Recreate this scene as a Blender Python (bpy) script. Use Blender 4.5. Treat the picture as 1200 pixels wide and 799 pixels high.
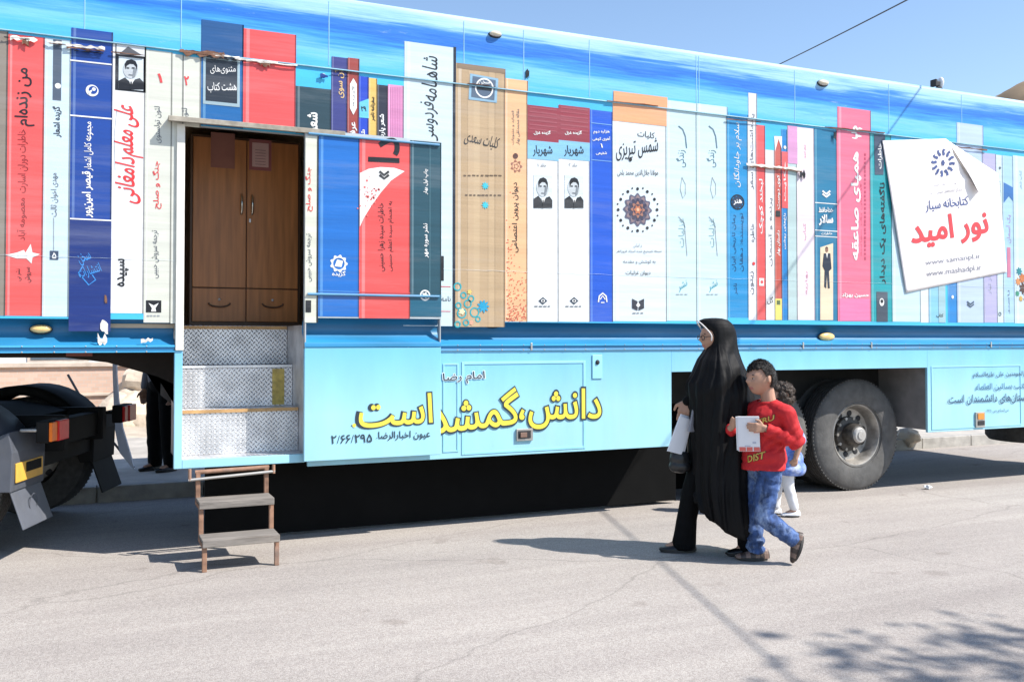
import bpy, math, random
from mathutils import Vector, Matrix, noise, geometry
from mathutils.bvhtree import BVHTree
random.seed(7)
for _o in list(bpy.data.objects): bpy.data.objects.remove(_o)
S = bpy.context.scene
C = S.collection
R = math.radians
# ------------------------------------------------------------------ camera
F = 1100.0; PITCH = R(1.2); CYP = 397 - F*math.tan(PITCH)
CAM = Vector((-7.07, -7.28, 1.60))
FH = Vector((.4096, .9123, 0)).normalized()
RT = Vector((FH.y, -FH.x, 0))
FW = FH*math.cos(PITCH) + Vector((0, 0, math.sin(PITCH)))
UP = RT.cross(FW)
cd = bpy.data.cameras.new('camera'); cam = bpy.data.objects.new('camera', cd); C.objects.link(cam)
cd.sensor_width = 36; cd.lens = F/1200*36; cd.shift_y = (CYP-399.5)/1200; cd.clip_start = .05; cd.clip_end = 3000
cam.matrix_world = Matrix.Translation(CAM) @ Matrix((RT, UP, -FW)).transposed().to_4x4()
S.camera = cam
# ------------------------------------------------------------------ sky, sun, exposure
TOSUN = Vector((.70, -.60, 1.0)).normalized()
W = bpy.data.worlds.new('World'); S.world = W; W.use_nodes = True
wn = W.node_tree; bg = wn.nodes['Background']
sky = wn.nodes.new('ShaderNodeTexSky'); sky.sky_type = 'NISHITA'; sky.sun_disc = False
sky.sun_elevation = math.asin(TOSUN.z); sky.sun_rotation = math.atan2(TOSUN.x, TOSUN.y)
sky.air_density = 1.0; sky.dust_density = .35; sky.ozone_density = 2.0
wn.links.new(sky.outputs[0], bg.inputs[0]); bg.inputs[1].default_value = .132
sl = bpy.data.lights.new('sun', 'SUN'); sl.energy = 4.6; sl.angle = R(.5); sl.color = (1, .955, .89)
so = bpy.data.objects.new('sun', sl); C.objects.link(so)
so.rotation_euler = TOSUN.to_track_quat('Z', 'Y').to_euler(); so.location = (6, -12, 14)
S.view_settings.view_transform = 'Standard'; S.view_settings.look = 'None'
S.view_settings.gamma = 1; S.view_settings.exposure = .74; S.view_settings.use_curve_mapping = False

# ------------------------------------------------------------------ measuring helpers
def ray(px, py):
    return RT*((px-600)/F) + UP*((CYP-py)/F) + FW
def PX(px, py, y=0.0):               # photo pixel -> (x, z) on the plane y = const (the trailer side)
    d = ray(px, py); s = (y-CAM.y)/d.y
    return CAM.x+s*d.x, CAM.z+s*d.z
def GR(px, py, z=0.0):
    d = ray(px, py); s = (z-CAM.z)/d.z
    return Vector((CAM.x+s*d.x, CAM.y+s*d.y, z))
# ------------------------------------------------------------------ materials
def lin(c):
    c = c/255
    return c/12.92 if c <= .04045 else ((c+.055)/1.055)**2.4
def rgb(r, g, b, k=.8): return (lin(r)*k, lin(g)*k, lin(b)*k)
MATS = {}
def mat(name, col, rough=.6, metal=0.0, var=.12, scale=6.0, bump=0.0, bscale=60.0, spec=.5, dirt=0.0, dirtcol=(.25, .21, .17), stretch=(1, 1, 1)):
    if name in MATS: return MATS[name]
    m = bpy.data.materials.new(name); m.use_nodes = True; t = m.node_tree; n = t.nodes; L = t.links
    p = n['Principled BSDF']; p.inputs['Roughness'].default_value = rough; p.inputs['Metallic'].default_value = metal
    p.inputs['Specular IOR Level'].default_value = spec
    tc = n.new('ShaderNodeTexCoord'); mp = n.new('ShaderNodeMapping'); mp.inputs['Scale'].default_value = stretch
    L.new(tc.outputs['Object'], mp.inputs[0])
    nz = n.new('ShaderNodeTexNoise'); nz.inputs['Scale'].default_value = scale; nz.inputs['Detail'].default_value = 6
    L.new(mp.outputs[0], nz.inputs[0])
    rmp = n.new('ShaderNodeValToRGB'); e = rmp.color_ramp.elements
    e[0].position = .3; e[1].position = .7
    e[0].color = (*[max(0, x*(1-var)) for x in col], 1); e[1].color = (*[min(1, x*(1+var)) for x in col], 1)
    L.new(nz.outputs['Fac'], rmp.inputs[0]); out = rmp.outputs[0]
    if dirt > 0:
        n2 = n.new('ShaderNodeTexNoise'); n2.inputs['Scale'].default_value = scale*.35; n2.inputs['Detail'].default_value = 9; n2.inputs['Roughness'].default_value = .7
        L.new(mp.outputs[0], n2.inputs[0])
        r2 = n.new('ShaderNodeValToRGB'); r2.color_ramp.elements[0].position = .5; r2.color_ramp.elements[1].position = .75
        r2.color_ramp.elements[1].color = (dirt, dirt, dirt, 1)
        L.new(n2.outputs['Fac'], r2.inputs[0])
        mx = n.new('ShaderNodeMix'); mx.data_type = 'RGBA'; L.new(r2.outputs[0], mx.inputs[0]); L.new(out, mx.inputs[6])
        mx.inputs[7].default_value = (*dirtcol, 1); out = mx.outputs[2]
    L.new(out, p.inputs['Base Color'])
    if bump > 0:
        n3 = n.new('ShaderNodeTexNoise'); n3.inputs['Scale'].default_value = bscale; n3.inputs['Detail'].default_value = 5
        L.new(mp.outputs[0], n3.inputs[0]); b = n.new('ShaderNodeBump'); b.inputs['Strength'].default_value = bump; b.inputs['Distance'].default_value = .02
        L.new(n3.outputs['Fac'], b.inputs['Height']); L.new(b.outputs[0], p.inputs['Normal'])
    MATS[name] = m; return m
def pm(r, g, b):                     # printed vinyl ink of one colour
    k = 'print_%d_%d_%d' % (r, g, b)
    return mat(k, rgb(r, g, b, .71), rough=.36, var=.09, scale=2.6, bump=.16, bscale=5.0, spec=.45, dirt=.2, dirtcol=(.42, .43, .44), stretch=(.35, 1, 4.5))
# ------------------------------------------------------------------ mesh builder
class MB:
    def __init__(s): s.v = []; s.f = []; s.m = []; s.ms = []
    def mi(s, m):
        if m not in s.ms: s.ms.append(m)
        return s.ms.index(m)
    def add(s, vs, fs, m):
        o = len(s.v); i = s.mi(m); s.v += [tuple(x) for x in vs]
        for f in fs: s.f.append(tuple(o+k for k in f)); s.m.append(i)
    def box(s, x0, x1, y0, y1, z0, z1, m):
        v = [(x, y, z) for x in (x0, x1) for y in (y0, y1) for z in (z0, z1)]
        s.add(v, [(0, 1, 3, 2), (4, 6, 7, 5), (0, 4, 5, 1), (2, 3, 7, 6), (0, 2, 6, 4), (1, 5, 7, 3)], m)
    def obox(s, c, ax, ay, az, m):   # oriented box: centre and three half vectors
        c, ax, ay, az = map(Vector, (c, ax, ay, az))
        v = [c+ax*i+ay*j+az*k for i in (-1, 1) for j in (-1, 1) for k in (-1, 1)]
        s.add(v, [(0, 1, 3, 2), (4, 6, 7, 5), (0, 4, 5, 1), (2, 3, 7, 6), (0, 2, 6, 4), (1, 5, 7, 3)], m)
    def poly(s, pts, m): s.add(pts, [tuple(range(len(pts)))], m)
    def prism(s, pts, off, m):       # closed prism: polygon swept by off
        n = len(pts); off = Vector(off); v = [Vector(p) for p in pts]; v += [p+off for p in v]
        s.add(v, [tuple(range(n))[::-1], tuple(range(n, 2*n))]+[(i, (i+1) % n, n+(i+1) % n, n+i) for i in range(n)], m)
    def tube(s, pts, rad, m, n=12, cap=True):
        pts = [Vector(p) for p in pts]; k = len(pts)
        if not hasattr(rad, '__len__'): rad = [rad]*k
        vs = []; fs = []; ref = None
        for i, p in enumerate(pts):
            t = (pts[min(i+1, k-1)]-pts[max(i-1, 0)]).normalized()
            if ref is None: ref = Vector((0, 0, 1)) if abs(t.z) < .9 else Vector((1, 0, 0))
            a = t.cross(ref).normalized(); b = a.cross(t).normalized(); ref = b
            for j in range(n):
                th = 2*math.pi*j/n; vs.append(p+(a*math.cos(th)+b*math.sin(th))*rad[i])
        for i in range(k-1):
            for j in range(n): fs.append((i*n+j, i*n+(j+1) % n, (i+1)*n+(j+1) % n, (i+1)*n+j))
        if cap: fs += [tuple(range(n))[::-1], tuple(range((k-1)*n, k*n))]
        s.add(vs, fs, m)
    def lathe(s, prof, c, m, n=48, axis='y', close=False):   # prof: (radius, offset along axis)
        vs = []; fs = []; k = len(prof)
        for r, a in prof:
            for j in range(n):
                th = 2*math.pi*j/n; u, w = r*math.cos(th), r*math.sin(th)
                vs.append((c[0]+u, c[1]+a, c[2]+w) if axis == 'y' else (c[0]+u, c[1]+w, c[2]+a) if axis == 'z' else (c[0]+a, c[1]+u, c[2]+w))
        for i in range(k if close else k-1):
            for j in range(n): fs.append((i*n+j, i*n+(j+1) % n, ((i+1) % k)*n+(j+1) % n, ((i+1) % k)*n+j))
        s.add(vs, fs, m)
    def ball(s, c, r, m, n=16, k=10, rot=None):
        if not hasattr(r, '__len__'): r = (r, r, r)
        vs = []; fs = []
        for i in range(k+1):
            ph = math.pi*i/k
            for j in range(n):
                th = 2*math.pi*j/n
                d = Vector((r[0]*math.sin(ph)*math.cos(th), r[1]*math.sin(ph)*math.sin(th), r[2]*math.cos(ph)))
                if rot: d = rot @ d
                vs.append(Vector(c)+d)
        for i in range(k):
            for j in range(n): fs.append((i*n+j, (i+1)*n+j, (i+1)*n+(j+1) % n, i*n+(j+1) % n))
        s.add(vs, fs, m)
    def cap(s, p0, p1, r0, r1, m=None, n=14):
        p0, p1 = Vector(p0), Vector(p1); s.ball(p0, r0, m, n, 8); s.ball(p1, r1, m, n, 8); s.tube([p0, p1], [r0, r1], m, n)
    def mesh(s, name):
        me = bpy.data.meshes.new(name); me.from_pydata(s.v, [], s.f)
        for m in s.ms:
            if m: me.materials.append(m)
        me.polygons.foreach_set('material_index', s.m); me.update(); return me
    def obj(s, name, parent=None, smooth=None, bevel=0, label=None, kind=None):
        me = s.mesh(name)
        o = bpy.data.objects.new(name, me); C.objects.link(o)
        if parent:
            o.parent = parent
            o.matrix_parent_inverse = Matrix.Identity(4)
        if smooth is not None:
            me.shade_smooth(); me.set_sharp_from_angle(angle=R(smooth))
        if bevel:
            b = o.modifiers.new('bevel', 'BEVEL'); b.width = bevel; b.segments = 2; b.limit_method = 'ANGLE'; b.angle_limit = R(50)
        if label: o['label'] = label
        if kind: o['kind'] = kind
        return o
def thing(name, label, cat, loc=(0, 0, 0), rotz=0, group=None):
    o = bpy.data.objects.new(name, None); C.objects.link(o); o.location = loc; o.rotation_euler = (0, 0, rotz); o.empty_display_size = .2
    o['label'] = label; o['category'] = cat
    if group: o['group'] = group
    return o
def tag(o, label, cat, group=None):
    o['label'] = label; o['category'] = cat
    if group: o['group'] = group
    return o
# ------------------------------------------------------------------ lettering: Persian joining forms, outlines refilled by winding number
_A = {'ا':'FE8D FE8E','آ':'FE81 FE82','ب':'FE8F FE90 FE91 FE92','پ':'FB56 FB57 FB58 FB59','ت':'FE95 FE96 FE97 FE98','ث':'FE99 FE9A FE9B FE9C','ج':'FE9D FE9E FE9F FEA0','چ':'FB7A FB7B FB7C FB7D','ح':'FEA1 FEA2 FEA3 FEA4','خ':'FEA5 FEA6 FEA7 FEA8','د':'FEA9 FEAA','ذ':'FEAB FEAC','ر':'FEAD FEAE','ز':'FEAF FEB0','ژ':'FB8A FB8B','س':'FEB1 FEB2 FEB3 FEB4','ش':'FEB5 FEB6 FEB7 FEB8','ص':'FEB9 FEBA FEBB FEBC','ض':'FEBD FEBE FEBF FEC0','ط':'FEC1 FEC2 FEC3 FEC4','ظ':'FEC5 FEC6 FEC7 FEC8','ع':'FEC9 FECA FECB FECC','غ':'FECD FECE FECF FED0','ف':'FED1 FED2 FED3 FED4','ق':'FED5 FED6 FED7 FED8','ک':'FB8E FB8F FB90 FB91','گ':'FB92 FB93 FB94 FB95','ل':'FEDD FEDE FEDF FEE0','م':'FEE1 FEE2 FEE3 FEE4','ن':'FEE5 FEE6 FEE7 FEE8','و':'FEED FEEE','ه':'FEE9 FEEA FEEB FEEC','ی':'FBFC FBFD FBFE FBFF','ئ':'FE89 FE8A FE8B FE8C','ء':'FE80','ؤ':'FE85 FE86'}
_A = {k: [int(h, 16) for h in v.split()] for k, v in _A.items()}
def shape(t):
    out = []; n = len(t); i = 0
    dual = lambda c: c == 'ـ' or (c in _A and len(_A[c]) == 4)
    while i < n:
        c = t[i]
        if c not in _A:
            if c != '\u200c': out.append(c)
            i += 1; continue
        p = i > 0 and dual(t[i-1]) and c != 'ء'
        if c == 'ل' and i+1 < n and t[i+1] == 'ا':
            out.append(chr(0xFEFC if p else 0xFEFB)); i += 2; continue
        nx = i+1 < n and (t[i+1] in _A or t[i+1] == 'ـ') and t[i+1] != 'ء' and dual(c)
        f = _A[c]; out.append(chr(f[3] if p and nx else f[2] if nx else f[1] if p and len(f) > 1 else f[0])); i += 1
    r = []; run = []
    for ch in out:
        if ch in '۰۱۲۳۴۵۶۷۸۹/': run.append(ch)
        else:
            if run: r.append(''.join(run)); run = []
            r.append(ch)
    if run: r.append(''.join(run))
    return ''.join(reversed(r))
def outlines(text, res=3):
    if any(ord(ch) > 0x5ff for ch in text): text = shape(text)
    c = bpy.data.curves.new('lettering', 'FONT'); c.body = text; c.resolution_u = res; c.fill_mode = 'NONE'
    o = bpy.data.objects.new('lettering', c); C.objects.link(o)
    me = bpy.data.meshes.new_from_object(o)
    nxt = {}
    for e in me.edges:
        a, b = e.vertices
        nxt.setdefault(a, []).append(b); nxt.setdefault(b, []).append(a)
    co = [v.co.xy.copy() for v in me.vertices]; seen = set(); loops = []
    for s0 in range(len(co)):
        if s0 in seen or s0 not in nxt: continue
        lp = [s0]; seen.add(s0); cur = s0
        while True:
            cand = [k for k in nxt[cur] if k not in seen]
            if not cand: break
            k = min(cand, key=lambda q: (q != cur+1, q)); lp.append(k); seen.add(k); cur = k
        if len(lp) > 2: loops.append([co[k] for k in lp])
    bpy.data.objects.remove(o); bpy.data.curves.remove(c); bpy.data.meshes.remove(me)
    return loops
def fill(loops, off=0.0):
    lp2 = []
    for lp in loops:
        q = []
        for i, p in enumerate(lp):
            if not q or (p-q[-1]).length > 1e-5: q.append(p)
        if len(q) > 2 and (q[0]-q[-1]).length < 1e-5: q.pop()
        if len(q) < 3: continue
        if off:
            n = len(q); w = []
            for i in range(n):
                a = q[i]-q[i-1]; b = q[(i+1) % n]-q[i]
                na = Vector((-a.y, a.x)).normalized(); nb = Vector((-b.y, b.x)).normalized(); nn = na+nb
                if nn.length < .2: nn = na
                nn.normalize(); k = 1/max(.5, nn.dot(na)); w.append(q[i]+nn*off*k)
            q = w
        lp2.append(q)
    vs = []; es = []
    for q in lp2:
        o = len(vs); vs += q; es += [(o+i, o+(i+1) % len(q)) for i in range(len(q))]
    V, E, Fc, _, _, _ = geometry.delaunay_2d_cdt([Vector(v) for v in vs], es, [], 0, 1e-6)
    fs = []
    for f in Fc:
        cx = sum(V[k].x for k in f)/3; cy = sum(V[k].y for k in f)/3; wn_ = 0
        for q in lp2:
            for i in range(len(q)):
                a = q[i]; b = q[(i+1) % len(q)]
                if (a.y <= cy) != (b.y <= cy):
                    x = a.x+(cy-a.y)/(b.y-a.y)*(b.x-a.x)
                    if x > cx: wn_ += 1 if b.y > a.y else -1
        if wn_ != 0: fs.append(tuple(f))
    return V, fs
_OC = {}
def text_tris(text, off=0.0, res=3):
    k = (text, off, res)
    if k not in _OC:
        lp = outlines(text, res)
        # Latin outlines run the other way round from the offset's point of view: test the largest loop
        def area(q): return sum(q[i-1].x*q[i].y-q[i].x*q[i-1].y for i in range(len(q)))/2
        big = max(lp, key=lambda q: abs(area(q)))
        _OC[k] = fill(lp, -off if area(big) > 0 else off)
    return _OC[k]
class Print(MB):
    """flat print on a plane y = const, laid out from measured photo positions"""
    def __init__(s, y=0.0): super().__init__(); s.y = y
    def P(s, px, py): return PX(px, py, s.y)
    def rect(s, x0, y0, x1, y1, m, lay=1):       # true vertical sides, photo pixels
        xm = (y0+y1)/2
        a = s.P(x0, xm)[0]; b = s.P(x1, xm)[0]; zt = s.P((x0+x1)/2, y0)[1]; zb = s.P((x0+x1)/2, y1)[1]
        y = s.y-.0012*lay
        s.poly([(a, y, zb), (b, y, zb), (b, y, zt), (a, y, zt)], m)
    def pg(s, pts, m, lay=2):
        y = s.y-.0012*lay; q = [s.P(*p) for p in pts]
        ar = sum(q[i-1][0]*q[i][1]-q[i][0]*q[i-1][1] for i in range(len(q)))
        if ar < 0: q = q[::-1]
        tri = geometry.tessellate_polygon([[Vector((a, b, 0)) for a, b in q]])
        s.add([(a, y, b) for a, b in q], tri, m)
    def disc(s, px, py, r, m, lay=2, n=24, r2=None, sq=1.0, lobes=0, la=0.0, hole=0.0):
        x, z = s.P(px, py); k = s.scale(px, py); y = s.y-.0012*lay; vs = []; n = max(n, lobes*6)
        for j in range(n):
            th = 2*math.pi*j/n; rr = r*k*(1+la*math.cos(lobes*th))
            vs.append((x+rr*sq*math.cos(th), y, z+rr*math.sin(th)))
        if hole:
            for j in range(n):
                th = 2*math.pi*j/n; vs.append((x+hole*k*sq*math.cos(th), y, z+hole*k*math.sin(th)))
            s.add(vs, [(j, (j+1) % n, n+(j+1) % n, n+j) for j in range(n)], m)
        else: s.add(vs, [tuple(range(n))], m)
    def scale(s, px, py): return s.P(px, py-1)[1]-s.P(px, py)[1]
    def line(s, pts, w, m, lay=3):               # stroke of width w px
        q = [Vector(s.P(*p)) for p in pts]; k = s.scale(*pts[0])*w/2; y = s.y-.0012*lay; vs = []; fs = []
        for i, p in enumerate(q):
            t = (q[min(i+1, len(q)-1)]-q[max(i-1, 0)]).normalized(); n = Vector((-t.y, t.x))*k
            vs += [(p.x+n.x, y, p.y+n.y), (p.x-n.x, y, p.y-n.y)]
        for i in range(len(q)-1): fs.append((2*i, 2*i+1, 2*i+3, 2*i+2))
        s.add(vs, fs, m)
    def text(s, t, A, B, m, h=None, off=0.0, lay=3, slant=0.0, res=3):
        """visual left end of the writing at photo pixel A, right end at B; h = height of the writing in pixels"""
        V, fs = text_tris(t, off, res)
        if not V: return
        x0 = min(v.x for v in V); x1 = max(v.x for v in V); y0 = min(v.y for v in V); y1 = max(v.y for v in V)
        a = Vector(s.P(*A)); b = Vector(s.P(*B)); ux = (b-a); Lg = ux.length; ux.normalize(); uy = Vector((-ux.y, ux.x))
        kx = Lg/(x1-x0); ky = kx if h is None else h*s.scale(*A)/(y1-y0)
        y = s.y-.0012*lay; vs = []
        ym = (y0+y1)/2
        for v in V:
            p = a+ux*((v.x-x0)*kx+slant*(v.y-ym)*ky)+uy*((v.y-ym)*ky)
            vs.append((p.x, y, p.y))
        s.add(vs, fs, m)
    def vtext(s, t, x, ytop, ybot, m, h, off=0.0, lay=3, **k):   # spine lettering that starts at the top
        s.text(t, (x, ybot), (x, ytop), m, h, off, lay, **k)
# ------------------------------------------------------------------ setting: ground, pavement, hill
m_road = mat('pale_asphalt', (.40, .372, .35), rough=.9, var=.2, scale=3)
def road_material():
    t = m_road.node_tree; n = t.nodes; L = t.links; p = n['Principled BSDF']; p.inputs['Specular IOR Level'].default_value = .2
    tc = n.new('ShaderNodeTexCoord')
    def noise_(sc, det, rough=.6, stretch=(1, 1, 1)):
        mp = n.new('ShaderNodeMapping'); mp.inputs['Scale'].default_value = stretch; L.new(tc.outputs['Object'], mp.inputs[0])
        q = n.new('ShaderNodeTexNoise'); q.inputs['Scale'].default_value = sc; q.inputs['Detail'].default_value = det; q.inputs['Roughness'].default_value = rough
        L.new(mp.outputs[0], q.inputs[0]); return q.outputs['Fac']
    def ramp(fac, a, b, pa=.35, pb=.65):
        r = n.new('ShaderNodeValToRGB'); r.color_ramp.elements[0].position = pa; r.color_ramp.elements[1].position = pb
        r.color_ramp.elements[0].color = (*a, 1); r.color_ramp.elements[1].color = (*b, 1); L.new(fac, r.inputs[0]); return r.outputs[0]
    def mul(a, b, f=1.0):
        x = n.new('ShaderNodeMix'); x.data_type = 'RGBA'; x.blend_type = 'MULTIPLY'; x.inputs[0].default_value = f; L.new(a, x.inputs[6]); L.new(b, x.inputs[7]); return x.outputs[2]
    grain = ramp(noise_(170, 2, .7), (.27, .25, .233), (.485, .457, .433), .36, .64)
    vor = n.new('ShaderNodeTexVoronoi'); vor.inputs['Scale'].default_value = 95; L.new(tc.outputs['Object'], vor.inputs[0])
    stones = ramp(vor.outputs['Color'], (.80, .78, .77), (1.08, 1.065, 1.045), .1, .8)
    patch = ramp(noise_(.55, 6, .6, (.45, 1.3, 1)), (.87, .855, .845), (1.09, 1.075, 1.05), .3, .7)
    streak = ramp(noise_(1.1, 5, .7, (.12, 2.2, 1)), (.9, .89, .89), (1.06, 1.06, 1.05), .35, .65)
    def cracks(scale, w, dark, st=(1, 1, 1)):
        mp = n.new('ShaderNodeMapping'); mp.inputs['Scale'].default_value = st; L.new(tc.outputs['Object'], mp.inputs[0])
        nz = n.new('ShaderNodeTexNoise'); nz.inputs['Scale'].default_value = 1.3; nz.inputs['Detail'].default_value = 5; L.new(mp.outputs[0], nz.inputs[0])
        ad = n.new('ShaderNodeMix'); ad.data_type = 'RGBA'; ad.blend_type = 'ADD'; ad.inputs[0].default_value = .5; L.new(mp.outputs[0], ad.inputs[6]); L.new(nz.outputs['Color'], ad.inputs[7])
        v = n.new('ShaderNodeTexVoronoi'); v.feature = 'DISTANCE_TO_EDGE'; v.inputs['Scale'].default_value = scale; L.new(ad.outputs[2], v.inputs[0])
        return ramp(v.outputs['Distance'], (dark, dark, dark), (1, 1, 1), 0, w)
    c = mul(mul(mul(grain, stones), patch), streak)
    c = mul(c, cracks(.28, .003, .80, (.6, 1.2, 1)))
    spots = ramp(noise_(2.6, 3, .5), (1, 1, 1), (.8, .78, .77), .66, .74)
    c = mul(c, spots)
    L.new(c, p.inputs['Base Color'])
    b = n.new('ShaderNodeBump'); b.inputs['Strength'].default_value = .55; b.inputs['Distance'].default_value = .006
    L.new(noise_(120, 4, .7), b.inputs['Height']); L.new(b.outputs[0], p.inputs['Normal'])
road_material()
g = MB(); g.poly([(-900, -900, 0), (900, -900, 0), (900, 900, 0), (-900, 900, 0)], m_road); g.obj('ground', kind='structure')
m_pav = mat('pavement_concrete', (.42, .385, .34), rough=.9, var=.16, scale=4, bump=.25, bscale=70, dirt=.3, dirtcol=(.24, .21, .18))
m_kerb = mat('kerb_concrete', (.36, .34, .31), rough=.9, var=.2, scale=8, bump=.3, bscale=40)
m_earth = mat('dry_earth', (.44, .37, .29), rough=.95, var=.22, scale=3, bump=.5, bscale=25)
KY = 2.78
g = MB(); g.box(-60, 60, KY+.16, 7.6, -.2, .15, m_pav)
for i in range(-40, 41): g.box(i*1.4+.003, i*1.4+1.397, 7.601, 7.604, 0, .1, m_pav)
g.obj('pavement', kind='structure')
g = MB()
for i in range(-55, 56): g.box(i*1.0+.004, i*1.0+.996, KY, KY+.158, -.2, .156, m_kerb)
g.obj('kerb', kind='structure', bevel=.012)
def sheet(fx, fy, nx, ny, h, m):
    b = MB(); vs = []; fs = []
    for j in range(ny+1):
        for i in range(nx+1):
            x = fx[0]+(fx[1]-fx[0])*i/nx; y = fy[0]+(fy[1]-fy[0])*j/ny; vs.append((x, y, h(x, y)))
    for j in range(ny):
        for i in range(nx): a = j*(nx+1)+i; fs.append((a, a+1, a+nx+2, a+nx+1))
    b.add(vs, fs, m); return b
sheet((-40, 40), (7.6, 16), 160, 40, lambda x, y: .12+.05*noise.noise(Vector((x*.8, y*.8, 0)))+.06*max(0, y-8), m_earth).obj('bare_earth', smooth=60, kind='structure')
m_hill = mat('hill_rock', (.27, .19, .115), rough=.95, var=.35, scale=.08, bump=.6, bscale=.4, dirt=.5, dirtcol=(.13, .095, .06))
def hillh(x, y):
    a_ = (x-205)*RT.x+(y-138)*RT.y; c_ = (x-205)*FH.x+(y-138)*FH.y
    d = math.hypot(a_/(62 if a_ < 0 else 230), c_/(60+.15*max(0, a_)))
    return -1+67*max(0, 1-d*d)*(1+.05*noise.fractal(Vector((x*.02, y*.02, 3)), 1, 2, 6))+(2.2*noise.noise(Vector((x*.08, y*.08, 1)))+4*(.5-abs(noise.noise(Vector((x*.045, y*.045, 7)))))*(1 if a_ > 12 else .3)) * (1 if d < 1 else 0)+(10*noise.noise(Vector((a_*.03, 4, 4))) if a_ > 25 and d < .9 else 0)*min(1, max(0, a_-25)/40)
sheet((110, 470), (-40, 260), 180, 150, hillh, m_hill).obj('hill', smooth=40, kind='structure')

# ------------------------------------------------------------------ the library trailer
T = thing('library_trailer', 'long blue mobile library trailer printed with rows of giant book spines, side doorway open', 'trailer')
XL, XR, WD = -9.4, 4.3, 2.5
ZR, ZS, ZB, ZM, ZK = 4.29, 3.72, 1.74, 1.515, .65
m_shell = mat('trailer_metal_grey', (.35, .37, .38), rough=.6, var=.15, scale=3, dirt=.2)
m_under = mat('black_underframe', (.008, .008, .008), rough=.8, var=.4, scale=6)
m_under2 = mat('brown_dusty_floor_underside', (.014, .010, .008), rough=.9, var=.3, scale=5)
def vinyl_sky():
    m = bpy.data.materials.new('printed_sky_vinyl'); m.use_nodes = True; t = m.node_tree; n = t.nodes; L = t.links; p = n['Principled BSDF']
    p.inputs['Roughness'].default_value = .35
    tc = n.new('ShaderNodeTexCoord'); sx = n.new('ShaderNodeSeparateXYZ'); L.new(tc.outputs['Object'], sx.inputs[0])
    def nz(sc, st, det=6, rg=.6):
        mp = n.new('ShaderNodeMapping'); mp.inputs['Scale'].default_value = st; L.new(tc.outputs['Object'], mp.inputs[0])
        q = n.new('ShaderNodeTexNoise'); q.inputs['Scale'].default_value = sc; q.inputs['Detail'].default_value = det; q.inputs['Roughness'].default_value = rg; L.new(mp.outputs[0], q.inputs[0]); return q.outputs['Fac']
    def math_(op, a, b):
        q = n.new('ShaderNodeMath'); q.operation = op
        for i, x in enumerate((a, b)):
            if isinstance(x, (int, float)): q.inputs[i].default_value = x
            else: L.new(x, q.inputs[i])
        return q.outputs[0]
    # height 3.5..4.25 -> 0..1, disturbed by brush streaks along x
    hz = math_('MULTIPLY', math_('SUBTRACT', sx.outputs['Z'], 3.54), 1/.76)
    f = math_('ADD', hz, math_('MULTIPLY', math_('SUBTRACT', nz(3.0, (.22, 1, 3.2)), .5), .5))
    f = math_('ADD', f, math_('MULTIPLY', math_('SUBTRACT', nz(9.0, (.1, 1, 5), 4, .7), .5), .28))
    r = n.new('ShaderNodeValToRGB'); cr = r.color_ramp; cr.elements[0].position = 0; cr.elements[1].position = 1
    stops = [(0, (70, 172, 232)), (.28, (84, 186, 238)), (.42, (124, 200, 240)), (.55, (62, 156, 228)), (.66, (34, 112, 208)), (.76, (56, 134, 216)), (.86, (156, 206, 240)), (1, (192, 222, 244))]
    cr.elements[0].color = (*rgb(*stops[0][1]), 1); cr.elements[1].color = (*rgb(*stops[-1][1]), 1)
    for ps, c in stops[1:-1]:
        e = cr.elements.new(ps); e.color = (*rgb(*c), 1)
    L.new(f, r.inputs[0])
    # worn white scuffs
    r2 = n.new('ShaderNodeValToRGB'); r2.color_ramp.elements[0].position = .62; r2.color_ramp.elements[1].position = .85; L.new(nz(5, (.35, 1, 2), 9, .75), r2.inputs[0])
    mx = n.new('ShaderNodeMix'); mx.data_type = 'RGBA'; L.new(r2.outputs[0], mx.inputs[0]); L.new(r.outputs[0], mx.inputs[6]); mx.inputs[7].default_value = (*rgb(215, 235, 248), 1)
    L.new(mx.outputs[2], p.inputs['Base Color'])
    b = n.new('ShaderNodeBump'); b.inputs['Strength'].default_value = .25; b.inputs['Distance'].default_value = .02; L.new(nz(4, (.5, 1, 2.5)), b.inputs['Height']); L.new(b.outputs[0], p.inputs['Normal'])
    return m
m_sky = vinyl_sky()
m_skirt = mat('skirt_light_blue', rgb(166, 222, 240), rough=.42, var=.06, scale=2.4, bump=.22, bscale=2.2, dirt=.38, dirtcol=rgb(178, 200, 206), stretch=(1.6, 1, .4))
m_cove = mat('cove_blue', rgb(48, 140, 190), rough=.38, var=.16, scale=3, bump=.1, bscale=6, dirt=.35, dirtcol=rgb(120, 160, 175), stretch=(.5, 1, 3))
m_rail = mat('rail_blue', rgb(70, 175, 228), rough=.4, var=.12, scale=4, dirt=.3, dirtcol=rgb(150, 170, 180), stretch=(.6, 1, 2))
DX0 = PX(215, 300)[0]; DX1 = PX(358, 300)[0]       # doorway
DZ1 = PX(285, 152)[1]; DZ0 = PX(285, 380)[1]
WX0 = PX(787, 470)[0]; WX1 = PX(1087, 470)[0]; WZ = PX(900, 434)[1]; BX0 = PX(204, 470)[0]
ZK2 = .615
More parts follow.
